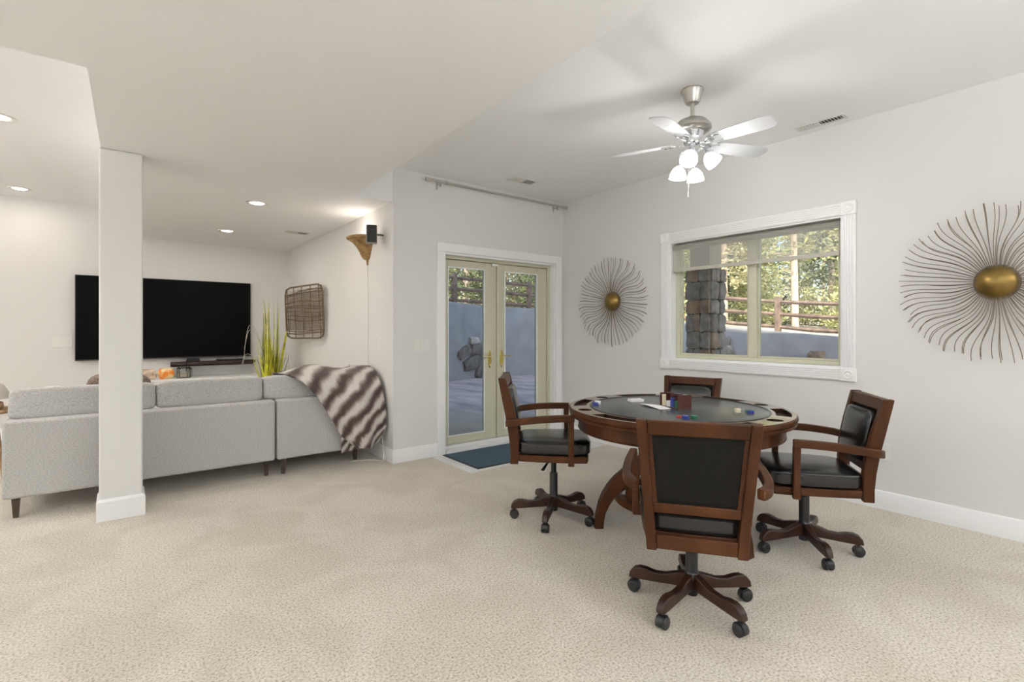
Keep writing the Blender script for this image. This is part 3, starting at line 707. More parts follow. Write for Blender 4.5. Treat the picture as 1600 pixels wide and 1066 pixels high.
def vent(x, y, z, lx, ly, label, along='y'):
    V = thing('ceiling_vent', label, 'vent', (x, y, z))
    o = B(); t = .022
    o.box(-lx/2, lx/2, -ly/2, -ly/2+t, -.006, 0); o.box(-lx/2, lx/2, ly/2-t, ly/2, -.006, 0); o.box(-lx/2, -lx/2+t, -ly/2+t, ly/2-t, -.006, 0); o.box(lx/2-t, lx/2, -ly/2+t, ly/2-t, -.006, 0)
    o.build('frame', 'vent', V, bevel=.002)
    B().box(-lx/2+t, lx/2-t, -ly/2+t, ly/2-t, -.0012, -.0002).build('backing', 'vent_dark', V)
    n = 14; ln = (ly if along == 'y' else lx)-2*t
    for k in range(n):
        c_ = -ln/2+ln*(k+.5)/n; tl = R(-48 if c_ < 0 else 48)
        b = B(); hw_ = (lx if along == 'y' else ly)/2-t
        if along == 'y': b.box(-hw_, hw_, -.0012, .0012, -.007, .007, Matrix.Translation((0, c_, -.0055)) @ Matrix.Rotation(tl, 4, 'X'))
        else: b.box(-.0012, .0012, -hw_, hw_, -.007, .007, Matrix.Translation((c_, 0, -.0055)) @ Matrix.Rotation(tl, 4, 'Y'))
        b.build('louver', 'vent', V, smooth=0)
    return V
vent(4.035, 1.50, ZH, .11, .33, 'white louvered ceiling vent close to the window wall')
vent(3.215, 3.935, ZH, .30, .14, 'white louvered ceiling vent above the curtain rod', 'x')
vent(1.70, 6.46, ZL+.004, .26, .16, 'small white ceiling vent in the alcove near the corner', 'x')

# ------------------------------------------------------------------ curtain rod, switches, outlet
C = thing('curtain_rod', 'bare brushed nickel curtain rod mounted above the glazed door', 'curtain rod', (0, YD-.075, 2.700))
o = B(); o.tube([(2.335, 0, 0), (4.14, 0, 0)], .0125, 14); o.build('rod', 'nickel', C)
for x, s_ in ((2.32, -1), (4.158, 1)):
    B().lathe([(0, -.022), (.016, -.022), (.019, -.018), (.019, .018), (.016, .022), (0, .022)], 20, Matrix.Translation((x, 0, 0)) @ Matrix.Rotation(R(90), 4, 'Y')).build('finial', 'nickel', C)
B().lathe([(.0127, -.012), (.018, -.012), (.018, .012), (.0127, .012)], 18, Matrix.Translation((2.53, 0, 0)) @ Matrix.Rotation(R(90), 4, 'Y'), close=True).build('collar', 'nickel', C)
for x in (2.46, 4.02):
    o = B(); o.box(x-.006, x+.006, .0, .073, -.022, -.0128); o.box(x-.011, x+.011, .068, .0745, -.06, .01); o.box(x-.007, x+.007, -.012, .006, -.05, -.0128); o.build('bracket', 'nickel', C, bevel=.002)
def switch(loc, rz, nrock, w_, h_, label):
    S = thing('light_switch', label, 'light switch', loc, rz)          # plate in local xz, facing -y
    o = B(); o.box(-w_/2, w_/2, -.006, 0, -h_/2, h_/2); o.build('plate', 'switch', S, bevel=.003)
    for k in range(nrock):
        cx = (k-(nrock-1)/2)*.046
        b = B(); b.prism([(-.006, -.034), (-.0085, -.034), (-.011, .034), (-.006, .034)], lambda p, t: Vector((t, p[0], p[1])), cx-.0165, cx+.0165); b.build('rocker', 'switch', S, bevel=.001)
    return S
switch((2.292, YD, 1.10), 0, 3, .17, .118, 'white three gang light switch plate left of the door casing')
switch((XA, 4.66, 1.115), R(-90), 1, .085, .118, 'white single light switch on the alcove side wall below the sconce')
switch((-.566, YT, 1.103), 0, 3, .19, .132, 'white multi gang switch plate left of the television')
def outlet(loc, rz, label):
    S = thing('wall_outlet', label, 'outlet', loc, rz)
    o = B(); o.box(-.036, .036, -.006, 0, -.058, .058); o.build('plate', 'switch', S, bevel=.003)
    for z in (-.02, .02): B().lathe([(0, -.0085), (.015, -.0085), (.0165, -.006), (0, -.006)], 16, Matrix.Translation((0, 0, z)) @ Matrix.Rotation(R(-90), 4, 'X') @ Matrix.Scale(-1, 4, (0, 0, 1))).build('socket', 'switch', S)
    return S
outlet((XR, 1.155, .40), R(-90), 'white wall outlet low on the window wall behind a chair')

# ------------------------------------------------------------------ sunburst wall art
def sunburst(y, z, N, label, seed, rad=.478, tw=0):
    rg = random.Random(seed)
    S = thing('sunburst', label, 'wall art', (XR-.002, y, z)); S.rotation_euler = (0, R(-90), 0)      # local z points into the room
    for k in range(N):
        a = 2*math.pi*(k+.5*math.sin(k*2.1))/N+tw
        am = .034*math.sin(2*(a+math.pi/2))+.010+rg.uniform(-.004, .004); Lr = rad*rg.uniform(.95, 1.03); b = B(); pts = []
        for q in range(13):
            t = q/12; pts.append((.085+(Lr-.085)*t, am*math.sin(t*2*math.pi*.9+.2)*(.35+t*.8), .030+.012*math.sin(t*3)-.004*(k % 3)))
        b.tube(pts, .0023, 5); o = b.build('ray', 'wire_bronze', S, smooth=80); o.rotation_euler = (0, 0, a)
    B().lathe([(0, .078), (.03, .074), (.06, .061), (.085, .042), (.098, .024), (.100, .012), (.106, .010), (.106, .0), (0, 0)], 36).build('boss', 'bronze', S)
    b = B()
    for k in range(60):
        a = 2*math.pi*k/60; b.lathe([(0, -.005), (.0045, -.002), (.0045, .002), (0, .005)], 6, Matrix.Translation((.104*math.cos(a), .104*math.sin(a), .012)))
    b.build('beaded_edge', 'wire_bronze', S)
sunburst(3.592, 1.555, 92, 'smaller looking metal wire sunburst between door and window', 3)
sunburst(.583, 1.537, 104, 'metal wire sunburst with bronze centre cut by the right frame edge', 5, tw=.03)

# ------------------------------------------------------------------ sectional sofa
YS = 4.60
def sofa(name, label, x0, x1, y1, cush, legs, arm_left):
    S = thing(name, label, 'sofa', (x0, YS, 0), 0, 'pieces of the grey sectional sofa'); w_ = x1-x0; dd = y1-YS
    B().box(.002, w_-.002, 0, .13, .135, .648).build('back_frame', 'sofa', S, bevel=.02, bseg=3)
    B().box(.004, w_-.004, .131, dd, .135, .30).build('seat_base', 'sofa', S, bevel=.015)
    if arm_left: B().box(0, .13, .132, dd, .302, .648).build('armrest', 'sofa', S, bevel=.02, bseg=3)
    for a, b_, zt, yaw in cush:
        Mz = Matrix.Translation(((a+b_)/2-x0, .205, .738)) @ Matrix.Rotation(R(-5), 4, 'X')
        c_ = B().pillow(0, 0, 0, b_-a-.002, .20, .215, n=9, cuts=14, M=Mz, jit=.015, seed=a).build('back_cushion', 'sofa', S, smooth=60)
        pts = []
        for k in range(41):
            t = -1+2*k/40; xx = t*(b_-a-.03)/2; pts.append(Mz @ Vector((xx, -.082-.004*abs(t), .078+.008*math.cos(t*2))))
        B().tube(pts, .0035, 6).build('seam', 'sofa', c_)
        B().pillow((a+b_)/2-x0, (.14+dd)/2+.06, .385, b_-a-.006, dd-.29, .165, n=8, cuts=8).build('seat_cushion', 'sofa', S, smooth=60)
    for lx, ly in legs:
        frusl = B(); frusl.lathe([(0, .002), (.019, .002), (.030, .136), (0, .136)], 4, Matrix.Translation((lx-x0, ly, 0)) @ Matrix.Rotation(R(45), 4, 'Z')); frusl.build('leg', 'sofa_leg', S, smooth=20)
    return S
sofa('sofa_section', 'long light grey sofa section with its back to the camera, behind the column', -.620, 1.034, 5.56,
     [(-.605, .208, .83, 0), (.208, .958, .84, 0)], [(-.555, .055), (.975, .075), (-.52, .88), (.95, .88)], True)
sofa('sofa_section', 'short light grey sofa section under the fur throw by the alcove wall', 1.044, 1.900, 6.1,
     [(.962, 1.87, .84, 0)], [(1.105, .055), (1.77, .13), (1.12, 1.42), (1.82, 1.42)], False)
# fur throw
def throw():
    root = thing('fur_throw', 'brown and white striped faux fur throw over the sofa corner', 'blanket')
    def curve(pts):
        def f(t):
            for a, b in zip(pts, pts[1:]):
                if t <= b[0]+1e-9:
                    k = (t-a[0])/(b[0]-a[0]); k = k*k*(3-2*k)*.35+k*.65
                    return Vector(a[1:]).lerp(Vector(b[1:]), k)
            return Vector(pts[-1][1:])
        return f
    Lc = curve([(0, 1.30, 5.05, .62), (.16, 1.10, 4.96, .80), (.26, 1.06, 4.86, .866), (.36, 1.12, 4.74, .872), (.46, 1.25, 4.625, .80), (.56, 1.36, 4.575, .655), (.72, 1.475, 4.570, .46), (.86, 1.575, 4.565, .28), (1.0, 1.72, 4.555, .155)])
    Rc = curve([(0, 1.93, 5.05, .62), (.16, 1.95, 4.98, .80), (.26, 1.95, 4.90, .87), (.36, 1.945, 4.78, .875), (.46, 1.95, 4.66, .84), (.56, 1.965, 4.56, .72), (.72, 1.978, 4.50, .50), (.86, 1.972, 4.49, .34), (1.0, 1.90, 4.52, .20)])
    nu, nv = 36, 60
    def pt(u, v):
        p = Lc(v).lerp(Rc(v), u)
        over = math.exp(-((v-.33)/.12)**2); hang = max(0, min(1, (v-.42)/.15))
        p.z += .055*math.sin(math.pi*u)*over*(.6+.4*math.sin(u*7))
        p.y -= hang*(.028+.022*math.sin(u*9+v*4)+.030*math.sin(math.pi*u)) 
        p.z -= .05*hang*math.sin(math.pi*u)*max(0, v-.8)*5*.4
        nn = mnoise.noise(Vector((u*3.5, v*4, 1.3)))
        p.y -= abs(nn)*.04*hang; p.z += nn*.02*over
        p.x = min(p.x, 1.982); return p
    def sheet(b, fn, nu, nv, uvf):
        P_ = [[fn(i/nu, j/nv) for j in range(nv+1)] for i in range(nu+1)]
        return P_
    b = bmesh.new(); uvl = b.loops.layers.uv.new('UVMap'); fur = bmesh.new(); ful = fur.loops.layers.uv.new('UVMap'); rg = random.Random(11)
    def grid(fn, nu, nv, v0, v1, count):
        P_ = [[fn(i/nu, j/nv) for j in range(nv+1)] for i in range(nu+1)]
        V = [[b.verts.new(p) for p in row] for row in P_]
        for i in range(nu):
            for j in range(nv):
                f = b.faces.new((V[i][j], V[i+1][j], V[i+1][j+1], V[i][j+1]))
                for lp, (ii, jj) in zip(f.loops, ((i, j), (i+1, j), (i+1, j+1), (i, j+1))): lp[uvl].uv = (ii/nu, v0+(v1-v0)*jj/nv)
        for _ in range(count):
            u, v = rg.random(), rg.random()
            if rg.random() < .10: u = rg.choice((0.004, .996))
            i, j = min(nu-1, int(u*nu)), min(nv-1, int(v*nv)); fu, fv = u*nu-i, v*nv-j
            p = P_[i][j].lerp(P_[i+1][j], fu).lerp(P_[i][j+1].lerp(P_[i+1][j+1], fu), fv)
            tu = (P_[i+1][j]-P_[i][j]); tv = (P_[i][j+1]-P_[i][j]); n = tu.cross(tv)
            if n.length < 1e-9: continue
            n.normalize()
            if n.y > .2 and n.z < .3: n = -n
            if n.z < -.2: n = -n
            ln = rg.uniform(.012, .022); dirv = (n*.55+tv.normalized()*.8+tu.normalized()*rg.uniform(-.35, .35)+Vector((rg.uniform(-.2, .2), rg.uniform(-.2, .2), rg.uniform(-.2, .2)))).normalized()
            sd = dirv.cross(n)
            if sd.length < 1e-6: continue
            sd = sd.normalized()*.0016; e_ = p+dirv*ln; e_.x = min(e_.x, 1.985)
            q = [fur.verts.new(p-sd), fur.verts.new(p+sd), fur.verts.new(e_)]; f = fur.faces.new(q)
            for lp in f.loops: lp[ful].uv = (u, v0+(v1-v0)*v)
    grid(pt, nu, nv, 0, 1, 22000)
    def flap(u, v):
        a0 = Vector((1.575, 4.578, .31)).lerp(Vector((1.80, 4.572, .30)), u); a1 = Vector((1.578, 4.568, .135)).lerp(Vector((1.80, 4.555, .145)), u)
        p = a0.lerp(a1, v); p.y -= .012+.010*math.sin(u*6+1); return p
    grid(flap, 10, 8, .86, 1.06, 2600)
    bmesh.ops.recalc_face_normals(b, faces=b.faces[:]); me = bpy.data.meshes.new('cloth'); b.to_mesh(me); b.free()
    o = link('cloth', me, 'fur', root, smooth=80); q = o.modifiers.new('thick', 'SOLIDIFY'); q.thickness = .008; q.offset = 0
    me = bpy.data.meshes.new('pile'); fur.to_mesh(me); fur.free(); o = link('pile', me, 'fur', root, smooth=0); o['kind'] = 'stuff'
throw()
# scatter cushions
tag(B().pillow(0, 0, 0, .42, .13, .40, n=4.5, cuts=8, M=Matrix.Translation((-.02, 5.10, .700)) @ Matrix.Rotation(R(12), 4, 'X') @ Matrix.Rotation(R(4), 4, 'Y')).build('throw_pillow', 'pillow_brown', smooth=60), 'brown patterned throw pillow showing above the sofa back by the column', 'pillow')
tag(B().pillow(0, 0, 0, .34, .12, .34, n=3, cuts=8, M=Matrix.Translation((-.44, 5.06, .655)) @ Matrix.Rotation(R(10), 4, 'X') @ Matrix.Rotation(R(-14), 4, 'Y')).build('throw_pillow', 'pillow_white', smooth=60), 'white throw pillow whose corner peeks over the sofa back', 'pillow')

# ------------------------------------------------------------------ far wall: television, shelf, console
V = thing('television', 'large black flat screen television hung on the far wall', 'television', (.508, YT, 1.395))
o = B(); o.box(-.955, .955, -.07, -.03, -.522, .522); o.build('bezel', 'tv_frame', V, bevel=.004)
o = B(); o.box(-.947, .947, -.0715, -.0703, -.508, .516); o.build('screen', 'tv_screen', V, smooth=0)
o = B(); o.box(-.30, .30, -.0295, 0, -.25, .25); o.build('wall_mount', 'plastic_black', V)
S = thing('wall_shelf', 'dark brown floating shelf under the television', 'shelf', (1.01, YT, .785))
o = B(); o.box(-.50, .49, -.20, 0, 0, .038); o.build('board', 'shelf_dark', S, bevel=.002)
o = B(); o.box(-.50, .49, -.012, 0, -.03, -.0005); o.build('cleat', 'shelf_dark', S)
o = thing('media_box', 'small black media box standing on the dark wall shelf', 'media player', (.76, YT-.10, .8235))
B().box(-.07, .07, -.045, .045, .003, .042).build('case', 'plastic_black', o, bevel=.004); B().box(-.06, .06, -.035, .035, 0, .003).build('foot', 'plastic_black', o)
o = thing('soundbar', 'slim black soundbar lying on the dark wall shelf', 'speaker', (1.20, YT-.10, .8235))
B().box(-.17, .17, -.03, .03, .002, .020).build('case', 'speaker', o, bevel=.006); B().box(-.16, .16, -.02, .02, 0, .002).build('foot', 'plastic_black', o)
o = thing('media_cable', 'thin black cable hanging from the media box below the shelf', 'cable'); B().tube(spline([(.70, YT-.05, .84), (.675, YT-.215, .845), (.672, YT-.212, .77), (.668, YT-.20, .70)], 5), .006, 6).build('wire', 'plastic_black', o)
K2 = thing('media_console', 'long low white console cabinet along the far wall below the shelf', 'cabinet', (.80, YT-.225, 0))
o = B(); o.box(-.78, .70, -.20, .20, .06, .595); o.build('body', 'wall', K2, bevel=.003)
o = B(); o.box(-.80, .72, -.215, .21, .595, .62); o.build('top', 'trim', K2, bevel=.004)
o = B(); o.box(-.75, .67, -.17, .18, 0, .06); o.build('plinth', 'trim', K2)
for k in range(4):
    x = -.775+.3675*k; q = B().box(x+.004, x+.3635, -.216, -.2005, .07, .59).build('door', 'trim', K2, bevel=.002)
    B().tube([(x+.19, -.232, .45), (x+.19, -.232, .53)], .005, 6).build('handle', 'nickel', q)
J = thing('glass_jar', 'ribbed clear glass jar on the white console below the shelf', 'jar', (.645, 7.84, .621))
prof = [(0, .002), (.075, .002), (.088, .012), (.09, .10), (.082, .128), (.062, .138), (.062, .150), (.057, .150), (.057, .136), (.078, .124), (.085, .10), (.083, .016), (0, .008)]
b = B().lathe(prof, 40, Matrix.Identity(4))
for v in b.bm.verts:
    r_ = math.hypot(v.co.x, v.co.y); a = math.atan2(v.co.y, v.co.x)
    if r_ > .06: k = 1+.03*math.cos(a*20); v.co.x *= k; v.co.y *= k
b.build('body', 'jar_glass', J)
B().lathe([(0, .010), (.068, .010), (.072, .05), (.05, .06), (0, .062)], 20).build('filling', 'chip_cream', J)
def bag(loc, rz, m, label, sx, sz):
    S = thing('snack_bag', label, 'snack bag', loc, rz)
    b = B().pillow(0, 0, sz/2, sx, .07, sz, n=4, cuts=8, jit=.12, seed=3)
    for v in b.bm.verts:
        k = abs(v.co.z-sz/2)/(sz/2); v.co.y *= max(.15, 1-.85*k**3); v.co.x += .006*math.sin(v.co.z*60)
    b.build('pouch', m, S, smooth=60)
    B().box(-sx/2*.8, sx/2*.8, -.003, .003, sz-.012, sz+.012).build('crimp', m, S, smooth=0)
bag((.445, 7.80, .621), R(10), 'bag_orange', 'orange snack bag on the white console beside the glass jar', .17, .125)
bag((.265, 7.82, .621), R(-15), 'bag_tan', 'tan and grey snack bag on the white console by the column', .16, .12)
# potted ornamental grass
G = thing('potted_grass', 'tall yellow green ornamental grass in a pot beside the television', 'plant', (1.60, 7.40, 0))
B().lathe([(0, 0), (.12, 0), (.155, .30), (.165, .33), (.15, .335), (.14, .30), (0, .29)], 28).build('pot', 'pot', G)
rg = random.Random(21)
for mm, cnt, nm in (('grass_yellow', 95, 'blades'), ('grass_dark', 45, 'dark_blades')):
    b = B()
    for k in range(cnt):
        a = rg.uniform(0, 2*math.pi); sp = rg.betavariate(1.2, 2.6)*.26; h_ = rg.uniform(.45, 1.0); h_ = h_ if rg.random() < .85 else rg.uniform(1.15, 1.42)
        if h_ > 1.1: sp *= .5
        bx, by = rg.uniform(-.10, .10), rg.uniform(-.10, .10); wd = rg.uniform(.006, .013); n = 8; prev = None; ta = rg.uniform(0, math.pi)
        for i in range(n+1):
            t = i/n; p = Vector((bx+math.cos(a)*sp*t**1.7, by+math.sin(a)*sp*t**1.7, .29+h_*t)); ww = wd*(1-t)**.6+.0008
            p.x = min(p.x, .21); p.y = min(p.y, .2)
            s_ = Vector((math.cos(ta), math.sin(ta), 0))*ww; cur = (b.bm.verts.new(p-s_), b.bm.verts.new(p+s_))
            if prev: b.bm.faces.new((prev[0], prev[1], cur[1], cur[0]))
            prev = cur
    o = b.build(nm, mm, G, smooth=60); o['kind'] = 'stuff'
b = B()                                                                                # two broad reed blades leaning to the right
for (dx, dy, hh_) in ((.165, .05, .93), (.15, .0, .87)):
    prev = None
    for i in range(9):
        t = i/8; p = Vector((.05+dx*t, dy*t, .30+hh_*t)); ww = .027*(1-.7*t); cur = (b.bm.verts.new(p+Vector((-ww, 0, 0))), b.bm.verts.new(p+Vector((ww, .004, 0))))
        if prev: b.bm.faces.new((prev[0], prev[1], cur[1], cur[0]))
        prev = cur
b.build('leaning_reeds', 'grass_yellow', G)
b = B()
for (a, ln, hh_, dr_) in ((200, .36, .95, .25), (170, .38, .62, .3), (215, .33, .45, .2), (20, .3, .55, .25), (185, .34, 1.0, .5)):
    a = R(a); b.tube(spline([(0, 0, .3), (math.cos(a)*ln*.4, math.sin(a)*ln*.3, .3+hh_*.8), (math.cos(a)*ln*.8, math.sin(a)*ln*.6, .3+hh_), (math.cos(a)*ln, math.sin(a)*ln*.8, .3+hh_-dr_)], 6), .0028, 5)
b.build('dry_stalks', 'lampshade', G)
# side table with shaded lamp at the left edge
t = thing('side_table', 'small oak side table at the left end of the sofa', 'table', (-.905, 5.86, 0))
B().lathe([(0, .57), (.21, .57), (.22, .585), (.21, .60), (0, .60)], 32).build('tabletop', 'oak', t)
for k in range(3):
    a = R(90+120*k); B().tube([(math.cos(a)*.17, math.sin(a)*.17, 0), (math.cos(a)*.10, math.sin(a)*.10, .57)], [.012, .018], 8).build('leg', 'oak', t)
t = thing('table_lamp', 'small table lamp with grey dome shade on the oak side table', 'lamp', (-.905, 5.86, .601))
B().lathe([(0, 0), (.125, 0), (.135, .02), (.13, .05), (.09, .066), (.03, .075), (.012, .09), (.012, .115), (0, .115)], 24).build('base', 'oak', t)
B().lathe([(.172, .085), (.165, .13), (.135, .19), (.09, .222), (0, .234), (0, .229), (.088, .217), (.131, .186), (.16, .128), (.167, .085)], 36, close=False).build('lamp_shade', 'lampshade', t)

# ------------------------------------------------------------------ alcove side wall: wicker panel, sconce, speaker, cords
K3 = thing('wicker_panel', 'square woven twig panel hung on the alcove wall', 'wall art', (XA-.10, 6.95, 1.485))
hw, hh = .70, .345
def rp(y, z): return Vector((-.045*y/hw - .012*z/hh, y, z))
cor = []
for k in range(41):
    a = 2*math.pi*k/40+.0; ca, sa = math.cos(a), math.sin(a); q = (abs(ca)**9+abs(sa)**9)**(-1/9); cor.append(rp(ca*q*hw, sa*q*hh*(1+.03*ca)))
B().tube(cor, .011, 8, cap=False).build('rim', 'wicker', K3)
rg = random.Random(5)
for z in (.265, .235, .13, .085, .04, -.005, -.05, -.105, -.235, -.27):
    z_ = z+rg.uniform(-.01, .01); B().tube([rp(y, z_+.018*math.sin(y*3+z*9)) for y in [-hw+.01+2*(hw-.01)*i/10 for i in range(11)]], rg.uniform(.006, .009), 6).build('twig', 'wicker', K3)
for y in (-.58, -.30, .02, .33, .60):
    B().tube([rp(y+.015*math.sin(z*7), z) for z in [-hh+2*hh*i/8 for i in range(9)]], .0055, 6).build('upright_twig', 'wicker', K3)
b = B()
for k in range(64):
    y = -hw+.03+2*(hw-.03)*k/63+rg.uniform(-.005, .005); b.tube([rp(y+rg.uniform(-.008, .008), -.24+.50*i/4) for i in range(5)], 0.0022, 4, cap=False)
for k in range(34):
    z = -.30+.60*k/33+rg.uniform(-.006, .006); b.tube([rp(-hw+.01+2*(hw-.01)*i/6, z+rg.uniform(-.006, .006)) for i in range(7)], .0020, 4, cap=False)
b.build('fine_weave', 'wicker', K3)['kind'] = 'stuff'
B().tube([(.095, -.2, .30), rp(-.2, .30)], .005, 6).build('hook', 'wicker', K3); B().tube([(.095, .2, .30), rp(.2, .30)], .005, 6).build('hook', 'wicker', K3)
SC = thing('wall_sconce', 'brown carved half bowl uplight sconce on the alcove wall', 'wall lamp', (XA, 4.98, 2.17))
prof = [(.20, .03), (.215, .022), (.21, .005), (.19, -.004), (.15, -.03), (.115, -.07), (.09, -.115), (.082, -.125), (.08, -.14), (.06, -.175), (.045, -.195), (.018, -.205), (.014, -.24), (.016, -.25), (0, -.258)]
b = B().lathe(prof, 24, Matrix.Identity(4), a0=90, a1=270); b.lathe([(.20, .03), (.19, .028), (.14, -.02), (.09, -.06), (0, -.07)], 24, Matrix.Identity(4), a0=90, a1=270)
b.build('bowl', 'sconce', SC)
B().box(-.01, -.0005, -.10, .10, -.12, .02).build('back_plate', 'sconce', SC)
lamp('sconce_light', 'POINT', (XA-.10, 4.98, 2.185), 2.6, (1, .96, .90), .05)
SPK = thing('surround_speaker', 'small black surround speaker on a bracket beside the sconce', 'speaker', (XA-.11, 4.615, 2.165))
SPK.rotation_euler = (0, 0, R(-20))
B().box(-.05, .05, -.05, .045, -.085, .085).build('cabinet', 'speaker_side', SPK, bevel=.006)
o = B(); o.prism([(-.046, -.0505), (.046, -.0505), (.03, -.062), (-.03, -.062)], lambda p, t: Vector((p[0], p[1], t)), -.081, .081); o.build('grille', 'speaker', SPK, bevel=.004)
B().tube([(.045, .0, .0), (.09, -.0, .0), (.115, .025, .0)], .010, 8).build('bracket', 'speaker_side', SPK)
tag(B().tube(spline([(XA-.012, 4.965, 1.915), (XA-.008, 4.955, 1.5), (XA-.009, 4.958, 1.10), (XA-.008, 4.95, .60), (XA-.02, 4.94, .15)], 6), .0032, 6).build('lamp_cord', 'cord_white'), 'thin white cord running down the wall below the sconce', 'cord')
tag(B().tube(spline([(XA-.06, 4.66, .34), (XA-.035, 4.58, .27), (XA-.05, 4.50, .20), (XA-.03, 4.53, .13), (XA-.05, 4.47, .06), (XA-.05, 4.50, .006), (XA-.12, 4.60, .006), (XA-.30, 4.66, .006)], 6), .005, 6).build('power_cord', 'cord_white'), 'loose white power cord hanging below the fur throw to the carpet', 'cord')
t = thing('plug_adapter', 'white plug-in adapter on the alcove wall above the fur throw', 'plug', (XA, 5.50, .84)); B().box(-.03, 0, -.016, .016, -.03, .03).build('body', 'switch', t, bevel=.006); B().box(-.012, -.002, -.034, .034, -.055, -.031).build('plate', 'switch', t)

# ------------------------------------------------------------------ outside
Fv, Rv = Vector((.61496, .78856, 0)), Vector((.78856, -.61496, 0))
def out(az, wd): return Fv*wd+Rv*(az*wd)           # az = tangent of the bearing off the viewing axis
ZP = -.12
st(boxo('patio', 'patio', XA+.15, 22, -6, 24, ZP-.2, ZP), 'stained flagstone patio outside the door', 'ground')
rw = [(-.36, 11.2, 2.22), (-.24, 12.3, 2.12), (-.132, 13.1, 2.01), (-.055, 14.6, 1.96), (.05, 15.2, 1.89), (.18, 15.0, 1.72), (.34, 14.0, 1.47), (.49, 12.6, 1.25), (.656, 11.0, 1.09), (.80, 10.0, .98)]
pl = [out(a, b_) for a, b_, _ in rw]; tops = [q[2] for q in rw]
b = B(); th_ = .25; rings = []
for i, p in enumerate(pl):
    t = (pl[min(i+1, len(pl)-1)]-pl[max(i-1, 0)]).normalized(); n = Vector((t.y, -t.x, 0)); n = n if n.dot(p) > 0 else -n
    rings.append([b.bm.verts.new(q) for q in (Vector((p.x, p.y, ZP-.1)), Vector((p.x, p.y, tops[i]-.055)), Vector((p.x, p.y, tops[i]))+n*.07, Vector((p.x, p.y, tops[i]))+n*th_, Vector((p.x, p.y, ZP-.1))+n*th_)])
for i in range(len(pl)-1):
    for k in range(5): b.bm.faces.new((rings[i][k], rings[i][(k+1) % 5], rings[i+1][(k+1) % 5], rings[i+1][k]))
b.bm.faces.new(rings[0]); b.bm.faces.new(rings[-1][::-1])
RW = st(b.build('retaining_wall', 'stucco', smooth=60), 'grey stucco retaining wall curving round the patio', 'wall')
# accent stones let into the retaining wall
def onwall(u, z, off=0):
    az = u
    for (a0, w0, _), (a1, w1, _) in zip(rw, rw[1:]):
        if a0 <= az <= a1:
            k = (az-a0)/(a1-a0); P0, P1 = out(a0, w0), out(a1, w1); q = P0.lerp(P1, k); tg = (P1-P0).normalized(); n = Vector((tg.y, -tg.x, 0)); n = n if n.dot(q) < 0 else -n
            return q+n*off+Vector((0, 0, z)), tg, n
def wstone(px, py, sw, sh, m, seed, tilt=0):
    az = (px-800)/781.66
    q, tg, n = onwall(az, 0); wd = q.dot(Fv); z = 1.25+(515.5-py)/781.66*wd
    Mx = Matrix.Translation(q+n*.03+Vector((0, 0, z))) @ Matrix(((tg.x, n.x, 0, 0), (tg.y, n.y, 0, 0), (0, 0, 1, 0), (0, 0, 0, 1))) @ Matrix.Rotation(R(tilt), 4, 'Y')
    B().pillow(0, 0, 0, sw, .16, sh, n=5, cuts=5, jit=.28, seed=seed, M=Mx).build('stone', m, RW, smooth=50)
for px, py, sw, sh, m, sd, tl in ((747, 578, .30, .46, 'stone_shaded', 6, 24), (752, 558, .42, .40, 'stone_shaded', 5, 10), (735, 567, .74, .34, 'stone_shaded', 4, -14), (722, 551, .52, .28, 'stone_shaded', 3, -24), (741, 545, .50, .34, 'stone_shaded', 2, -8), (738, 533, .40, .22, 'stone_sunlit', 1, 8),
                              (1131, 535, .42, .38, 'stone_grey', 7, 15), (1137, 552, .50, .36, 'stone_grey', 8, -5), (1122, 550, .32, .34, 'stone_grey', 9, 0), (1280, 559, .34, .30, 'stone_brown', 10, 0)):
    wstone(px, py, sw, sh, m, sd, tl)
# split rail fence behind the wall
FN = thing('rail_fence', 'weathered brown split rail fence on top of the retaining wall', 'fence')
def topz(az):
    for (a0, _, z0_), (a1, _, z1_) in zip(rw, rw[1:]):
        if a0 <= az <= a1: return z0_+(z1_-z0_)*(az-a0)/(a1-a0)
    return rw[-1][2]
azs = [-.34, -.215, -.0935, .045, .20, .35, .516, .655, .79]
prevp = None
for k, az in enumerate(azs):
    q, tg, n = onwall(az, 0, -.42); zt = topz(az); p = Vector((q.x, q.y, zt))
    B().box(-.065, .065, -.065, .065, -.5, .86, Matrix.Translation(p) @ Matrix.Rotation(math.atan2(tg.y, tg.x)+.1, 4, 'Z')).build('post', 'fence', FN, bevel=.012)
    if prevp is not None:
        for hgt in (.10, .42, .73):
            a_, b_ = prevp+Vector((0, 0, hgt)), p+Vector((0, 0, hgt)); md_ = a_.lerp(b_, .5)+Vector((0, 0, rnd.uniform(-.02, .02)))
            B().tube([a_, md_, b_], [.045, .062, .048], 6).build('rail', 'fence', FN)
    prevp = p
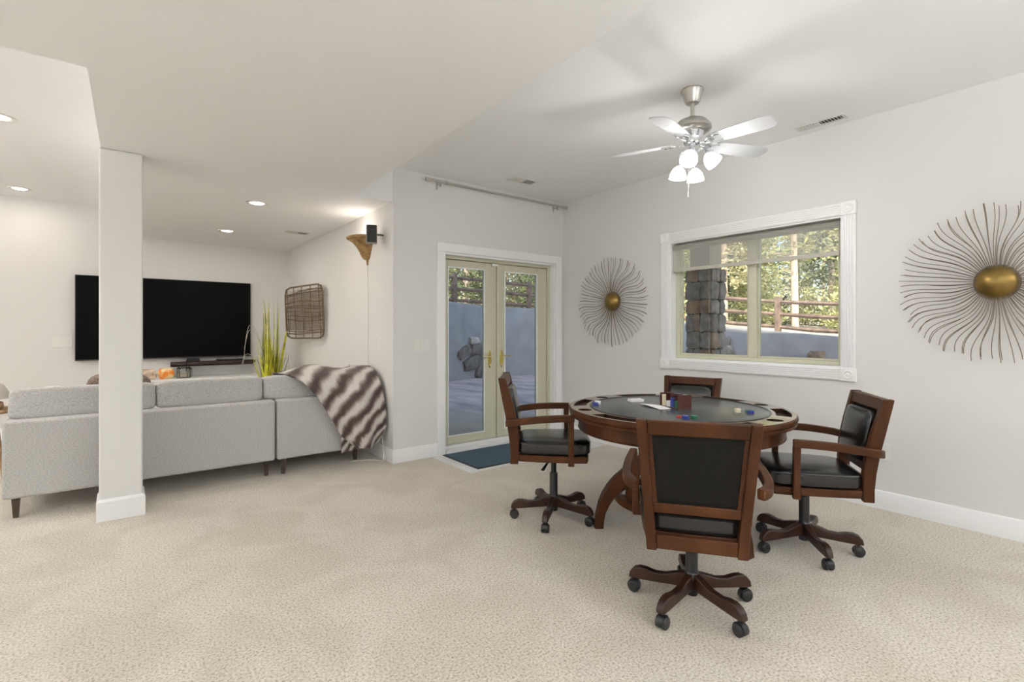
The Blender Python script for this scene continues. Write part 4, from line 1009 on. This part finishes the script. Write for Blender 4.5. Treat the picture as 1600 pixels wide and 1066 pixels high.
# stone pillar carrying the deck
pc_ = Vector((7.88, 4.63)); s_ = .44
PL = thing('stone_pillar', 'rough stone faced pillar outside the window', 'pillar', (pc_.x, pc_.y, ZP))
B().box(.03, s_-.03, .03, s_-.03, 0, 2.42).build('core', 'mortar', PL)
B().box(.03, s_-.03, .03, s_-.03, 2.42, 3.2).build('upper_shaft', 'stucco_tan', PL, bevel=.01)
rg = random.Random(4); z = 0; ms = ('stone_grey', 'stone_brown', 'stone_grey', 'stone_grey', 'stone_brown')
rows = [.25, .27, .25, .27, .29, .31, .25, .31, .22]; si = 0
for ri, hgt in enumerate(rows):
    for face in range(4):
        cuts_ = rg.choice(((0, .42, 1), (0, .62, 1), (0, .3, .6, 1), (0, .55, 1)))
        if ri == 6: cuts_ = (0, .62, 1)
        for a_, b_ in zip(cuts_, cuts_[1:]):
            wd = (b_-a_)*s_; cx = (a_+b_)/2*s_-s_/2; m = 'stone_orange' if (ri == 6 and face == 3 and a_ < .1) else rg.choice(ms)
            Mx = Matrix.Translation((s_/2, s_/2, z+hgt/2)) @ Matrix.Rotation(R(90*face), 4, 'Z') @ Matrix.Translation((cx, -s_/2+.03, 0))
            B().pillow(0, 0, 0, wd*1.01, .13+rg.uniform(-.02, .04), hgt*1.0, n=7, cuts=4, jit=.20, seed=si, M=Mx).build('stone', m, PL, smooth=50); si += 1
    z += hgt
st(boxo('deck', 'stucco_tan', XR+.18, 8.5, -5, 6.0, 3.08, 3.3), 'underside of the timber deck above the patio', 'ceiling')
st(boxo('wall_upper', 'stucco_tan', XL-.15, XR+.17, YB-.15, YT+.15, 2.97, 9.2), 'unseen upper storey of the house, sized to shade the patio', 'wall')  # unseen block, height set to keep the sun off patio and wall
# hillside
b = B(); N1, N2 = 40, 26; vv = []
for i in range(N1+1):
    az = -.9+2.3*i/N1; row = []
    for j in range(N2+1):
        base = None
        wq = next((a_[1]+(b_[1]-a_[1])*(az-a_[0])/(b_[0]-a_[0]) for a_, b_ in zip(rw, rw[1:]) if a_[0] <= az <= b_[0]), 11.2 if az < 0 else 10)+.35
        wd = wq+j*j*.11; p = out(az, wd); azc = max(-.35, min(.79, az)); z = topz(azc)-.25+j*.045+.25*mnoise.noise(Vector((p.x*.25, p.y*.25, 0)))
        row.append(b.bm.verts.new((p.x, p.y, z)))
    vv.append(row)
for i in range(N1):
    for j in range(N2): b.bm.faces.new((vv[i][j], vv[i+1][j], vv[i+1][j+1], vv[i][j+1]))
st(b.build('hillside', 'dry_grass', smooth=80), 'dry grassy hillside beyond the fence', 'ground')
# pines
tufts = {}
def tuftmesh(seed, rad, hgt, cnt, m, z0):
    rg = random.Random(seed); b = bmesh.new()
    for _ in range(cnt):
        z = z0+(hgt-z0)*rg.random()**1.2; rr = rad*(1-.75*(z-z0)/(hgt-z0))*(.25+.75*rg.random()**.6); a = rg.uniform(0, 2*math.pi)
        c_ = Vector((math.cos(a)*rr, math.sin(a)*rr, z+rg.uniform(-.15, .15)))
        for q in range(3):
            dv = Vector((rg.gauss(0, 1), rg.gauss(0, 1), rg.gauss(.3, .7))).normalized()*rg.uniform(.14, .30); sd = dv.cross(Vector((rg.gauss(0, 1), rg.gauss(0, 1), rg.gauss(0, 1)))).normalized()*rg.uniform(.02, .05)
            b.faces.new([b.verts.new(c_), b.verts.new(c_+dv*.5+sd), b.verts.new(c_+dv), b.verts.new(c_+dv*.5-sd)])
    me = bpy.data.meshes.new('foliage'); b.to_mesh(me); b.free(); me.materials.append(MT[m]); return me
kinds = {'lit': 'leaf_lit', 'dark': 'leaf_dark_shaded', 'yellow': 'leaf_yellow'}
def tree(az, wd, kind, hgt, rad, z0, label, seed, tr=.13, cnt=1500):
    p = out(az, wd); gz = topz(max(-.35, min(.79, az)))-.4
    T_ = thing('pine_tree', label, 'tree', (p.x, p.y, gz), 0, 'pines on the hillside')
    rg = random.Random(seed); b = B(); b.tube([(0, 0, 0), (rg.uniform(-.1, .1), rg.uniform(-.1, .1), hgt*.5), (rg.uniform(-.2, .2), rg.uniform(-.2, .2), hgt)], [tr, tr*.75, tr*.25], 9); b.build('trunk', 'bark', T_)
    b = B()
    for k in range(14):
        z = z0+(hgt*.8-z0)*k/14+rg.uniform(-.2, .2); a = rg.uniform(0, 2*math.pi); ln = rad*(.6+.4*rg.random())*(1-.6*(z-z0)/(hgt-z0)); dv = Vector((math.cos(a), math.sin(a), .05))
        b.tube([Vector((0, 0, z)), Vector((0, 0, z))+dv*ln*.55+Vector((0, 0, .1)), Vector((0, 0, z))+dv*ln], [.035, .022, .008], 5)
    b.build('branches', 'bark', T_)
    o = bpy.data.objects.new('foliage', tuftmesh(seed, rad, hgt, cnt, kinds[kind], z0)); COL.objects.link(o); o.parent = T_; o['kind'] = 'stuff'
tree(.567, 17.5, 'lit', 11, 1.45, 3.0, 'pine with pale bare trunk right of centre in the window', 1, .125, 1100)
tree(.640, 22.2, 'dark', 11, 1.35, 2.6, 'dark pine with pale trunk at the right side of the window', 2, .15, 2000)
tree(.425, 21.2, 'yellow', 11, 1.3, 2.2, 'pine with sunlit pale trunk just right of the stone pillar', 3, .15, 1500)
placed = [(out(.567, 17.5), 1.5), (out(.640, 22.2), 1.4), (out(.425, 21.2), 1.35)]
seenl = {'lit': 'bushy light green pine', 'dark': 'dense dark green pine', 'yellow': 'thin yellowish sunlit pine'}
rg = random.Random(33); k = 0
for row, wd in enumerate((18.6, 20.6, 22.8, 25.2, 27.8, 30.6, 33.6)):
    lat = -6+rg.uniform(0, 1.5)
    while lat < .78*wd:
        az = lat/wd; rad = rg.uniform(1.25, 1.6); p = out(az, wd+rg.uniform(-.5, .5)); az = p.dot(Rv)/p.dot(Fv)
        ok = all((p-q).length > rad+r_+.02 for q, r_ in placed) and not (.11 < az < .325) and az > -.27
        if ok:
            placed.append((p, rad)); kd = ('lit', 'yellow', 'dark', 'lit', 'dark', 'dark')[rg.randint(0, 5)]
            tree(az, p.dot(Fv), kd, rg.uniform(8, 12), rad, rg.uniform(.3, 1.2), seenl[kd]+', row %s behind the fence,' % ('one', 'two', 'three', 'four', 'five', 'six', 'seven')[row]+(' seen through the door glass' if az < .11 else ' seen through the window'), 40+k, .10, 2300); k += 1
            lat += 2*rad+.05
        lat += .35
